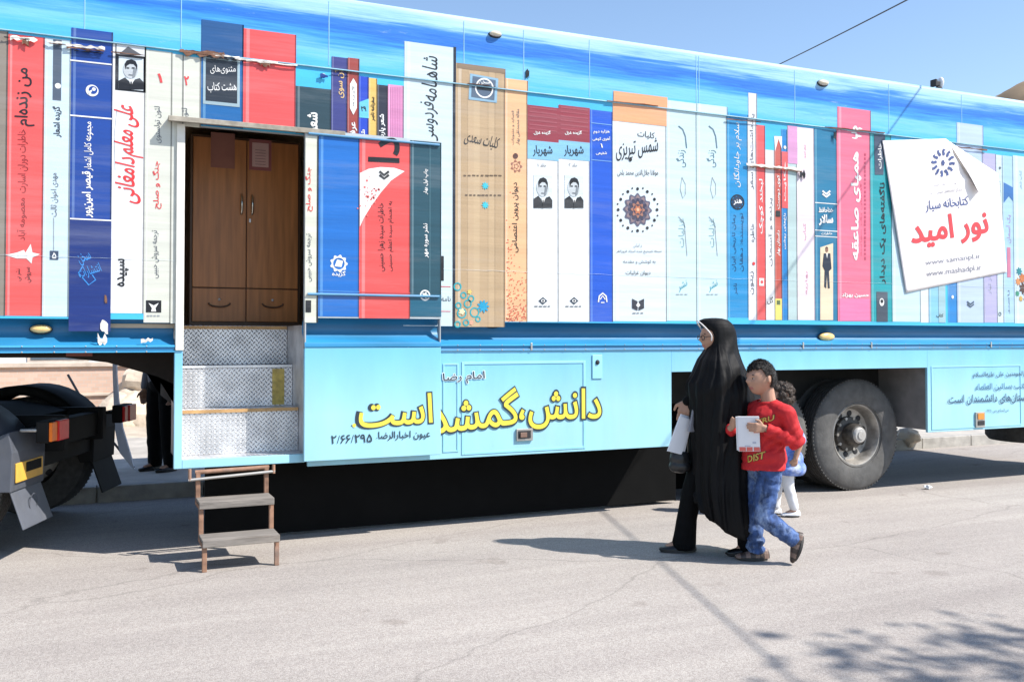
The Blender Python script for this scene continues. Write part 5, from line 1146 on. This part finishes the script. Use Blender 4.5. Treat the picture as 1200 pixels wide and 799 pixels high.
# trousers and shoes
a = MB(); chain(a, [(.02, -.07, .8), (.16, -.07, .45), (.205, -.07, .25), (.225, -.07, .07)], [.11, .08, .072, .088]); chain(a, [(-.05, .06, .8), (-.12, .06, .45), (-.2, .06, .2), (-.215, .06, .06)], [.11, .08, .068, .075])
me = bake(a, 'trousers', .009, 3); wrinkle(me, lambda p: .006*noise.noise(Vector((p.x*18, p.y*18, p.z*5)))); keep(me, lambda p: p.z > .022); link(me, 'trousers', WO, [m_blkc])
def shoe(par, heel, toe, wdt, m, ms, up=(0, 0, 1), hgt=.06, straps=None):
    heel, toe, up = Vector(heel), Vector(toe), Vector(up).normalized(); d = toe-heel; L_ = d.length; d.normalize(); s_ = up.cross(d).normalized(); a = MB(); vs2 = []; n_ = 14
    out = []
    for i in range(28):
        t_ = 2*math.pi*i/28; x = .5-.5*math.cos(t_); wv = wdt*(.8+.25*math.sin(x*3.1))*math.sin(t_) if True else 0
        out.append(heel+d*L_*x+s_*wv*.62)
    sole = MB(); sole.prism(out, up*hgt*.3, ms)
    so2 = sole.obj('sole', None, bevel=.004)
    u = MB()
    for i in range(9):
        x = i/8; r_ = wdt*(.42+.16*math.sin(x*3.14)); hz_ = hgt*(1.15-.75*x) if x > .25 else hgt*1.15
        u.ball(heel+d*L_*(.1+.8*x)+up*(hgt*.3), (r_, r_*.95, hz_*.85), None, 14, 8, Matrix((d, s_, up)).transposed())
    me = bake(u, 'upper', .006, 2); fl = heel+up*(hgt*.2); keep(me, lambda p: (p-fl).dot(up) > 0)
    o = link(me, 'shoe', par, [m]+([straps] if straps else []), (lambda p, n: 1 if straps and math.sin((p-heel).dot(d)*95) > .1 else 0))
    so2.parent = o; return o
shoe(WO, (.14, -.07, .002), (.40, -.07, .002), .085, m_shoeb, m_sole); shoe(WO, (-.30, .06, .03), (-.06, .06, .003), .085, m_shoeb, m_sole, up=(.1, 0, 1))
# chador: one draped cloth
rings = [(1.712, .030, .0, .0), (1.708, .085, -.045, .05), (1.695, .118, -.09, .078), (1.67, .126, -.118, .097), (1.64, .098, -.135, .107), (1.61, .058, -.145, .112), (1.58, .044, -.15, .115), (1.55, .045, -.153, .12), (1.52, .055, -.155, .126), (1.49, .075, -.158, .136), (1.45, .10, -.165, .155), (1.41, .125, -.175, .185), (1.36, .142, -.19, .212), (1.30, .16, -.2, .228), (1.24, .185, -.208, .236), (1.20, .178, -.213, .24), (1.12, .165, -.222, .243), (1.0, .16, -.232, .245), (.85, .155, -.24, .248), (.7, .15, -.245, .25), (.55, .147, -.25, .252), (.42, .142, -.255, .255), (.3, .135, -.258, .255), (.2, .128, -.26, .25)]
a = MB(); vs = []; fs = []; N_ = 144
dense = []
for i in range(len(rings)-1):
    for q in range(4): t_ = q/4; dense.append([rings[i][k_]*(1-t_)+rings[i+1][k_]*t_ for k_ in range(4)])
dense.append(list(rings[-1]))
for (z, ff, fb, b_) in dense:
    q_ = sm(1.5, 1.15, z); ff *= 1+.17*q_; fb *= 1+.16*q_; b_ *= 1+.04*q_
    for j in range(N_):
        th = 2*math.pi*j/N_; c, s_ = math.cos(th), math.sin(th); x = (ff if c > 0 else -fb)*c; y = b_*s_*(.92+.08*abs(s_)); cx_ = .0
        zz = z
        dn = sm(1.66, 1.2, z)
        # folds that fall from the crown and the shoulder
        ang = th+.25*math.sin(z*3.0)
        f_ = (.010*math.sin(9*ang+1.0)+.007*math.sin(17*ang+2.2+z*2)+.004*math.sin(29*ang+z*3))*dn*(.55+.9*sm(1.3, .2, z))
        f_ += .012*noise.noise(Vector((c*2.2, s_*2.2, z*2.4)))*dn
        wa = ang+.5*noise.noise(Vector((c*1.5, s_*1.5, z*1.2)))
        f_ += (.020*(1-abs(math.sin(4.5*wa+.6)))**3+.013*(1-abs(math.sin(8.5*wa+z*.8)))**3+.007*(1-abs(math.sin(15*wa-z*1.3)))**2-.010)*dn*(.5+.6*sm(1.4, .4, z))
        # long diagonal folds from chin towards the back on the camera side
        dg = z+.75*x; f_ += .007*math.sin(dg*34+3*s_)*sm(1.62, 1.5, z)*sm(.95, 1.25, z)*max(0, s_)
        k_ = 1+f_/max(.06, math.hypot(x, y))
        if z < .45: zz = z-(.45-z)*(.0)+ (max(0, c))*.16*sm(.5, .2, z) - max(0, -c)*.09*sm(.5, .2, z)+.012*math.sin(5*ang)*sm(.5, .2, z)
        vs.append((x*k_+cx_, y*k_, zz))
for i in range(len(dense)-1):
    for j in range(N_): fs.append((i*N_+j, (i+1)*N_+j, (i+1)*N_+(j+1) % N_, i*N_+(j+1) % N_))
a.add(vs, fs, m_chd)
# sleeve bump where the near hand holds the cloth shut
CH = a.obj('chador', WO, smooth=180); q = CH.modifiers.new('thick', 'SOLIDIFY'); q.thickness = .004
a = MB(); chain(a, [(.08, .02, 1.16), (.17, -.01, 1.12), (.205, -.02, 1.105)], [.065, .05, .038]); chain(a, [(.04, .08, 1.2), (.125, .05, 1.215)], [.06, .05]); me = bake(a, 'sleeve', .008, 2); link(me, 'sleeve', WO, [m_blkc])
# white edge of the under-scarf round the face
a = MB(); m_rim2 = mat('white_scarf_edge', (.7, .66, .63), rough=.7)
pts = []
for i in range(25):
    t_ = math.pi*(-.62+1.24*i/24); pts.append(Vector((.052+.085*max(0, math.cos(t_))**1.1, .104*math.sin(t_), 1.585+.105*math.cos(t_))))
a.tube(pts, .0048, m_rim2, 8); a.obj('scarf_edge', WO, smooth=60)
# what she holds
PPo = thing('paper_sheaf', 'white papers held in the hand of the woman in black', 'papers', WP, HEAD); m_wp = mat('white_paper', (.74, .75, .78), rough=.6, var=.04)
a = MB(); a.obox((.265, .02, .86), (.052, .02, .015), (-.004, .003, .0), (-.045, 0, .125), m_wp); a.obj('sheet', PPo)
a = MB(); a.obox((.245, .0, .875), (.045, .02, .015), (-.004, .003, .0), (-.03, 0, .125), m_wp); a.obj('sheet', PPo)
BK = thing('notebook', 'thin grey notebook with a pale spine beside the white papers', 'book', WP, HEAD)
a = MB(); a.obox((.165, .06, .985), (.032, .012, .0), (-.004, .010, .0), (-.018, 0, .095), mat('grey_book_cover', (.22, .22, .25), rough=.6)); a.obj('cover', BK, bevel=.003)
a = MB(); a.obox((.131, .062, .985), (.005, .002, .0), (-.004, .0105, .0), (-.018, 0, .093), mat('cream_spine', (.62, .55, .36), rough=.6)); a.obj('spine', BK, bevel=.002)
HBG = thing('handbag', 'soft black handbag hanging in front of the woman in black', 'bag', WP, HEAD)
a = MB(); a.ball((.26, -.04, .68), (.075, .05, .085), None, 24, 16); a.ball((.26, -.04, .63), (.085, .055, .05), None, 24, 16); me = bake(a, 'bag', .008, 3); wrinkle(me, lambda p: .006*noise.noise(p*25)); link(me, 'bag_body', HBG, [mat('bag_leather', (.014, .014, .015), rough=.45)])
a = MB(); a.tube([(.32, -.04, .72), (.31, -.04, .88), (.25, -.04, .98), (.2, -.04, .88), (.2, -.04, .73)], .006, mat('bag_strap', (.09, .075, .055), rough=.6), 8); a.obj('strap', HBG, smooth=60)

# ---- the boy
BP = GR(900, 658)
BO = thing('person', 'boy in a red sweatshirt and washed blue jeans holding a white booklet', 'person', BP, HEAD)
m_red2 = mat('red_sweatshirt', (.50, .012, .016), rough=.8, var=.1, scale=10, bump=.15, bscale=160)
m_jean = mat('acid_washed_denim', (.035, .075, .2), rough=.85, var=.6, scale=24, bump=.2, bscale=200, dirt=.85, dirtcol=(.36, .48, .7), stretch=(1, 1, .5))
hc = Vector((.045, .005, 1.285)); hh = .235
tr_ = Matrix.Rotation(R(35), 3, 'Z')
a = MB(); rot_b = head(a, hc, hh, R(22), R(3))
chain(a, [(.0, .0, 1.2), (-.012, .0, 1.1)], [.048, .054]); chain(a, [(-.075, .105, 1.055), (.075, -.105, 1.055)], [.05, .05]); a.ball((0, 0, .96), (.085, .125, .16), None, 24, 16, tr_); a.ball((.02, 0, .78), (.08, .12, .16), None, 24, 16, tr_); a.ball((.02, 0, .65), (.09, .13, .1), None, 24, 16, tr_)
RH, RK_, RA = Vector((.055, -.07, .63)), Vector((.085, -.07, .35)), Vector((.07, -.06, .085))
LH, LK, LA = Vector((.0, .075, .63)), Vector((.06, .085, .335)), Vector((-.15, .085, .175))
chain(a, [RH, RK_, RA], [.068, .047, .034]); chain(a, [LH, LK, LA], [.068, .047, .034]); chain(a, [RA-Vector((0, 0, .04)), RA+Vector((.08, 0, -.058))], [.03, .02]); chain(a, [LA, LA+Vector((-.015, 0, -.1))], [.03, .02])
LS, LE, LW = Vector((-.1, .125, 1.045)), Vector((-.155, .165, .855)), Vector((.055, .155, .945))
RS, RE, RW = Vector((.085, -.125, 1.045)), Vector((.2, -.13, .86)), Vector((.265, .03, .935))
chain(a, [LS, LE, LW], [.042, .036, .025]); chain(a, [RS, RE, RW], [.042, .036, .025])
hand(a, LW+Vector((.01, 0, 0)), (1, .05, .12), (.1, -1, -.1), (0, .1, 1), .125, .3); hand(a, RW, (-.25, .6, .6), (-1, .1, .2), (.2, .2, 1), .125, .55)
me = bake(a, 'body', .0052, 2); link(me, 'body', BO, [m_skin2, m_lip], lips_pick(hc, hh, rot_b))
a = MB(); face_parts(a, hc, hh, rot_b, m_eyeb, m_hair, m_eyew); a.obj('eyes', BO, smooth=60)
def hair_cap(name, par, c, h, rot, grow, pred, m, amp, fr, seed=0):
    a = MB(); head(a, c, h, 0, 0, 72, 50); inv = rot.transposed(); a2 = MB(); vs = []
    a.v = a.v[:73*0+72*51]; a.f = a.f[:72*50]; a.m = a.m[:72*50]
    for v in a.v:
        q = (Vector(v)-Vector(c))/h; q = Vector((q.x*(1.0), q.y, q.z)); d = q.normalized()
        if q.x > .33 and abs(q.y) < .14 and q.z < .1: q.x = .4
        e = grow+amp*noise.noise(d*fr+Vector((seed, 0, 0)))
        vs.append(Vector(c)+rot @ ((q+d*e)*h))
    fs = [f for f in a.f if pred(sum(((inv @ (vs[i]-Vector(c)))/h for i in f), Vector())/4)]
    a2.add(vs, fs, m); o = a2.obj(name, par, smooth=180); q = o.modifiers.new('thick', 'SOLIDIFY'); q.thickness = .008; q.offset = -1; return o
hair_cap('hair', BO, hc, hh, rot_b, .05, lambda q: q.z > (.25+.25*abs(q.y)+.04*math.sin(q.y*70) if q.x > .2 else .33-.55*(.2-q.x)/.3 if q.x > -.1 else -.22-.2*abs(q.y)) and not (abs(q.y) > .3 and -.12 < q.x < .06 and q.z < .12), m_hair, .016, 18)
# sweatshirt
a = MB()
a.ball((.0, 0, .98), (.118, .155, .14), None, 28, 18, tr_); a.ball((.02, 0, .86), (.128, .155, .16), None, 28, 18, tr_); a.ball((.03, .0, .74), (.138, .165, .14), None, 28, 18, tr_); a.ball((.032, 0, .66), (.143, .17, .1), None, 28, 18, tr_)
chain(a, [(-.085, .112, 1.05), (0, 0, 1.085), (.08, -.112, 1.05)], [.06, .062, .06]); chain(a, [LS, LE, LW-Vector((.02, 0, .01))], [.06, .052, .04]); chain(a, [RS, RE, RW-(RW-RE).normalized()*.03], [.06, .052, .04])
me = bake(a, 'sweatshirt', .0062, 3)
def wr(p):
    w = .008*noise.noise(Vector((p.x*9, p.y*9, p.z*14)))+.006*(.5-abs(noise.noise(Vector((p.x*16+p.z*9, p.y*16, p.z*17-p.x*8)))))-.002
    if p.x < .06 and p.y > .1: w += .007*math.sin((p.x*.9+p.z*1.2)*75)*sm(1.0, .9, p.z)*(1 if p.z > .78 else 0)
    w += .006*math.sin(p.z*48+p.x*26+p.y*12)*sm(.8, .7, p.z)
    return w
wrinkle(me, wr)
keep(me, lambda p: p.z > .655-.03*p.x and not (p.z > 1.115 and math.hypot(p.x+.005, p.y) < .075) and (p-LW).length > .033)
SW = link(me, 'sweatshirt', BO, [m_red2], None, .004)
a = MB(); a.tube([Vector((-.005+.06*math.cos(t_), .06*math.sin(t_), 1.118+.008*math.cos(t_-.6)*-1)) for t_ in [2*math.pi*i/24 for i in range(25)]], .009, m_red2, 8); a.obj('collar', BO, smooth=180)
# gold letters on the chest, draped on the cloth
m_gold = mat('gold_letter', (.62, .40, .07), rough=.5); m_gold2 = mat('gold_letter_edge', (.03, .02, .01), rough=.6)
bv = BVHTree.FromPolygons([v.co.copy() for v in me.vertices], [tuple(p.vertices) for p in me.polygons])
def chest(t, ctr, width, hgt, offz, off, m):
    V, fs2 = text_tris(t, off); x0 = min(v.x for v in V); x1 = max(v.x for v in V); y0 = min(v.y for v in V); y1 = max(v.y for v in V); out = []
    dirv = Vector((-.55, -.83, 0)).normalized(); side = Vector((-.83, .55, 0)).normalized()
    for v in V:
        o_ = Vector(ctr)+side*((v.x-(x0+x1)/2)/(x1-x0)*width)+Vector((0, 0, (v.y-(y0+y1)/2)/(y1-y0)*hgt+.04*((v.x-(x0+x1)/2)/(x1-x0)))); h_ = bv.ray_cast(o_-dirv*.5, dirv)
        out.append(h_[0]-dirv*(.0085+offz) if h_[0] else o_)
    return out, fs2
a = MB()
for t_, c_, w_, h_ in (('DIST', (.10, .1, .745), .125, .048), ('TRU', (.06, .14, 1.0), .12, .036)):
    a = MB(); v2, f2 = chest(t_, c_, w_*1.06, h_*1.16, 0, .05, m_gold2); a.add(v2, f2, m_gold2); v2, f2 = chest(t_, c_, w_, h_, .0015, .02, m_gold); a.add(v2, f2, m_gold); a.obj('chest_lettering', SW)
# jeans
a = MB(); a.ball((.022, 0, .64), (.105, .138, .09), None, 24, 16, tr_); a.ball((.022, 0, .7), (.098, .13, .06), None, 24, 16, tr_)
chain(a, [RH, RK_, RA+Vector((0, 0, -.005))], [.08, .061, .056]); chain(a, [LH, LK, LA+Vector((.01, 0, .01))], [.081, .062, .055])
me = bake(a, 'jeans', .0075, 3)
def wj(p): return .007*(.6-2*abs(noise.noise(Vector((p.x*13+p.z*6, p.y*13, p.z*20)))))+.006*noise.noise(Vector((p.x*14, p.y*14, p.z*22)))+.005*noise.noise(Vector((p.x*30, p.y*20, p.z*40)))+(.006*math.sin(p.z*95+p.x*40) if p.z < .2 and p.x > 0 else 0)
wrinkle(me, wj); ldir = (LA-LK).normalized()
keep(me, lambda p: (p.z > .055 if p.x > -.06 else (p-LA).dot(ldir) < .03)); link(me, 'jeans', BO, [m_jean], None, .004)
m_sand = mat('brown_sandal_leather', (.05, .034, .027), rough=.5, var=.3, scale=20); m_strap = mat('tan_sandal_strap', (.2, .13, .1), rough=.5, var=.2, scale=20)
shoe(BO, (-.015, -.06, .003), (.205, -.055, .003), .088, m_sand, m_sole, hgt=.066, straps=m_strap)
shoe(BO, (-.225, .088, .20), (-.165, .088, .022), .088, m_sand, m_sole, up=(.95, .0, .32), hgt=.066, straps=m_strap)
# booklet
BL = thing('booklet', 'white booklet with a pink band held by the boy in red', 'booklet', BP, HEAD)
bc = Vector((.16, .118, .905)); bu = Vector((-.97, .22, .02)).normalized(); bz = Vector((.06, .1, 1)).normalized(); bn = bu.cross(bz).normalized()
if bn.y < 0: bn = -bn
a = MB(); a.obox(bc, bu*.073, bn*.006, bz*.122, mat('booklet_cover', (.72, .72, .75), rough=.5, var=.03)); a.obj('cover', BL, bevel=.002)
a = MB(); a.obox(bc+bn*-.013+bu*-.014+bz*.0, bu*.07, bn*.005, bz*.118, m_wp); a.obj('inner_sheet', BL, bevel=.002)
a = MB(); m_pk = mat('booklet_pink', (.62, .12, .10), rough=.5); m_gr2 = mat('booklet_grey', (.4, .42, .5), rough=.5)
for q, w_ in ((-.045, .022), (.002, .02), (.05, .02)): a.obox(bc+bn*.007+bu*q-bz*.105, bu*w_, bn*.0008, bz*.014, m_pk)
a.obj('cover_band', BL)
a = MB(); a.obox(bc+bn*.007+bu*.035-bz*.06, bu*.012, bn*.0008, bz*.007, m_gr2); a.obj('cover_mark', BL); a = MB(); a.obox(bc+bn*.007+bu*.05+bz*.02, bu*.016, bn*.0008, bz*.012, m_pk); a.obj('cover_mark', BL); a = MB(); a.obox(bc+bn*.007-bu*.01-bz*.083, bu*.02, bn*.0008, bz*.003, m_gr2); a.obj('cover_mark', BL)

def strands(name, par, hair, n, ln, m, seed, down=.5):
    r = random.Random(seed); a = MB(); me = hair.data; ps = [p for p in me.polygons]
    for i in range(n):
        p = r.choice(ps); vs2 = [me.vertices[k].co for k in p.vertices]; w = [r.random() for _ in vs2]; sw = sum(w); q = sum((v*k for v, k in zip(vs2, w)), Vector())/sw
        d = (p.normal*r.uniform(.25, .8)+Vector((r.gauss(0, .5), r.gauss(0, .5), r.gauss(0, .4)-down))).normalized(); t = d.orthogonal().normalized()*.0011; L_ = ln*r.uniform(.5, 1.2)
        a.poly([q-t-d*.003, q+t-d*.003, q+d*L_*.6+t*.7-p.normal*L_*.05, q+d*L_-p.normal*L_*.2], m)
    o = a.obj(name, hair if False else par); o['kind'] = 'stuff'; return o
HB_ = [o for o in BO.children if o.name.startswith('hair')][0]
strands('hair_strands', BO, HB_, 5200, .016, m_hair, 5)
# ---- the little girl behind him
GP = GR(920, 604)
GO = thing('person', 'small girl with dark curly hair and white leggings walking behind the boy', 'person', GP, HEAD)
hc = Vector((.02, 0, 1.065)); hh = .21
a = MB(); rot_g = head(a, hc, hh, R(-25), 0)
chain(a, [(.0, .0, .97), (-.01, .0, .89)], [.042, .046]); chain(a, [(-.03, .09, .85), (.03, -.09, .85)], [.042, .042]); a.ball((0, 0, .78), (.075, .105, .13), None, 22, 14); a.ball((0, 0, .62), (.075, .105, .13), None, 22, 14); a.ball((0, 0, .52), (.08, .11, .08), None, 22, 14)
chain(a, [(0, .06, .5), (-.01, .06, .28), (-.06, .06, .07)], [.058, .042, .03]); chain(a, [(0, -.06, .5), (.05, -.06, .28), (.07, -.06, .06)], [.058, .042, .03]); chain(a, [(-.06, .06, .05), (0, .06, .03)], [.026, .02]); chain(a, [(.07, -.06, .05), (.14, -.06, .03)], [.026, .02])
chain(a, [(-.03, .12, .84), (-.1, .14, .67), (-.05, .15, .52)], [.036, .03, .022]); chain(a, [(.02, -.12, .84), (.0, -.14, .67), (.08, -.14, .54)], [.036, .03, .022])
hand(a, (-.05, .15, .52), (.2, 0, -1), (0, -1, 0), (1, 0, 0), .1, .3); hand(a, (.08, -.14, .54), (.4, 0, -1), (0, 1, 0), (1, 0, 0), .1, .3)
me = bake(a, 'body', .0055, 2); link(me, 'body', GO, [m_skin2, m_lip], lips_pick(hc, hh, rot_g))
a = MB(); face_parts(a, hc, hh, rot_g, m_eyeb, m_hair, m_eyew); a.obj('eyes', GO, smooth=60)
r_ = random.Random(11); a = MB(); inv = rot_g
for i in range(150):
    d = Vector((r_.gauss(0, 1), r_.gauss(0, 1), r_.gauss(0, 1))).normalized()
    if (d.x > .35 and d.z < .5) or d.z < -.62: continue
    p = hc+rot_g @ Vector((d.x*.45*hh, d.y*.385*hh, d.z*.5*hh)); s_ = r_.uniform(.014, .03); a.ball(p, (s_, s_*.8, s_), None, 10, 7)
me = bake(a, 'hair', .006, 1); wrinkle(me, lambda p: .006*noise.noise(p*70)); HG_ = link(me, 'hair', GO, [m_hairc]); strands('hair_strands', GO, HG_, 3000, .022, m_hairc, 6, .1)
m_drs = mat('blue_white_pattern_dress', (.12, .2, .5), rough=.8, var=.5, scale=22, dirt=.95, dirtcol=(.68, .72, .8)); m_nvy = mat('navy_top', (.05, .07, .13), rough=.8, var=.3, scale=14, dirt=.5, dirtcol=(.5, .55, .6))
a = MB(); a.ball((0, 0, .8), (.092, .12, .12), None, 22, 14); a.ball((0, 0, .66), (.095, .125, .14), None, 22, 14); a.ball((-.02, 0, .5), (.135, .15, .12), None, 22, 14); a.ball((-.03, 0, .42), (.15, .165, .09), None, 22, 14)
chain(a, [(-.03, .115, .845), (-.1, .14, .68)], [.05, .046]); chain(a, [(.02, -.115, .845), (0, -.14, .68)], [.05, .046])
me = bake(a, 'dress', .0085, 3); wrinkle(me, lambda p: .012*noise.noise(Vector((p.x*14, p.y*14, p.z*5)))*sm(.8, .4, p.z)); keep(me, lambda p: p.z > .37 and not (p.z > .88 and math.hypot(p.x, p.y) < .06)); link(me, 'dress', GO, [m_drs, m_nvy], lambda p, n: 1 if p.z > .74 else 0, .003)
a = MB(); chain(a, [(0, .06, .5), (-.01, .06, .28), (-.06, .06, .09)], [.066, .05, .04]); chain(a, [(0, -.06, .5), (.05, -.06, .28), (.07, -.06, .08)], [.066, .05, .04]); me = bake(a, 'leggings', .0075, 2); wrinkle(me, lambda p: .003*noise.noise(p*30)); link(me, 'leggings', GO, [mat('white_leggings', (.72, .72, .74), rough=.7)], None, .002)
shoe(GO, (-.11, .06, .003), (.05, .06, .003), .065, mat('white_shoe', (.6, .6, .62), rough=.5), m_sole, hgt=.05); shoe(GO, (.02, -.06, .003), (.18, -.06, .003), .065, MATS['white_shoe'], m_sole, hgt=.05)

# ---- the man standing behind the trailer
MP = GR(190, 551, .15)
MO = thing('person', 'man in black trousers standing behind the trailer, mostly hidden', 'person', MP, HEAD+R(60))
hc = Vector((.02, 0, 1.63)); hh = .225
a = MB(); rot_m = head(a, hc, hh, 0, 0); chain(a, [(0, 0, 1.54), (-.01, 0, 1.45)], [.055, .06]); chain(a, [(0, .15, 1.4), (0, -.15, 1.4)], [.065, .065]); a.ball((0, 0, 1.25), (.11, .165, .22), None, 24, 16); a.ball((0, 0, 1.0), (.115, .16, .18), None, 24, 16)
chain(a, [(0, .09, .92), (.01, .1, .5), (-.02, .11, .09)], [.085, .06, .042]); chain(a, [(0, -.09, .92), (.02, -.1, .5), (.0, -.11, .09)], [.085, .06, .042]); chain(a, [(-.02, .11, .06), (.1, .12, .035)], [.035, .03]); chain(a, [(0, -.11, .06), (.12, -.12, .035)], [.035, .03])
chain(a, [(0, .2, 1.38), (-.02, .24, 1.1), (.05, .23, .86)], [.05, .042, .03]); chain(a, [(0, -.2, 1.38), (-.02, -.24, 1.1), (.05, -.23, .86)], [.05, .042, .03]); hand(a, (.05, .23, .86), (.2, 0, -1), (0, -1, 0), (1, 0, 0), .17, .3); hand(a, (.05, -.23, .86), (.2, 0, -1), (0, 1, 0), (1, 0, 0), .17, .3)
me = bake(a, 'body', .0065, 2); link(me, 'body', MO, [m_skin, m_lip], lips_pick(hc, hh, rot_m)); a = MB(); face_parts(a, hc, hh, rot_m, m_eyeb, m_hair, m_eyew); a.obj('eyes', MO, smooth=60)
hair_cap('hair', MO, hc, hh, rot_m, .035, lambda q: q.z > (.27 if q.x > .18 else .27-.5*(.18-q.x)/.3 if q.x > -.12 else -.23), m_hair, .012, 22, 3)
a = MB(); a.ball((0, 0, 1.25), (.13, .185, .23), None, 24, 16); a.ball((0, 0, 1.02), (.135, .18, .18), None, 24, 16); chain(a, [(0, .15, 1.4), (0, -.15, 1.4)], [.08, .08]); chain(a, [(0, .2, 1.38), (-.02, .24, 1.1), (.04, .235, .9)], [.066, .056, .045]); chain(a, [(0, -.2, 1.38), (-.02, -.24, 1.1), (.04, -.235, .9)], [.066, .056, .045]); me = bake(a, 'shirt', .009, 3); wrinkle(me, lambda p: .006*noise.noise(p*14)); keep(me, lambda p: not (p.z > 1.47 and math.hypot(p.x, p.y) < .075)); link(me, 'shirt', MO, [mat('grey_shirt', (.12, .12, .14), rough=.8)], None, .003)
a = MB(); a.ball((0, 0, .93), (.13, .175, .12), None, 24, 16); chain(a, [(0, .09, .9), (.01, .1, .5), (-.02, .11, .09)], [.105, .085, .075]); chain(a, [(0, -.09, .9), (.02, -.1, .5), (.0, -.11, .09)], [.105, .085, .075]); me = bake(a, 'trousers', .009, 3); wrinkle(me, lambda p: .006*noise.noise(p*16)); keep(me, lambda p: p.z > .04); link(me, 'trousers', MO, [m_blkc], None, .003)
shoe(MO, (-.1, .11, .003), (.18, .12, .003), .09, m_shoeb, m_sole); shoe(MO, (-.08, -.11, .003), (.2, -.12, .003), .09, m_shoeb, m_sole)
for o in (WO, PPo, BK, HBG, BO, BL, GO, MO): o.scale = (1.026, 1.026, 1.026)
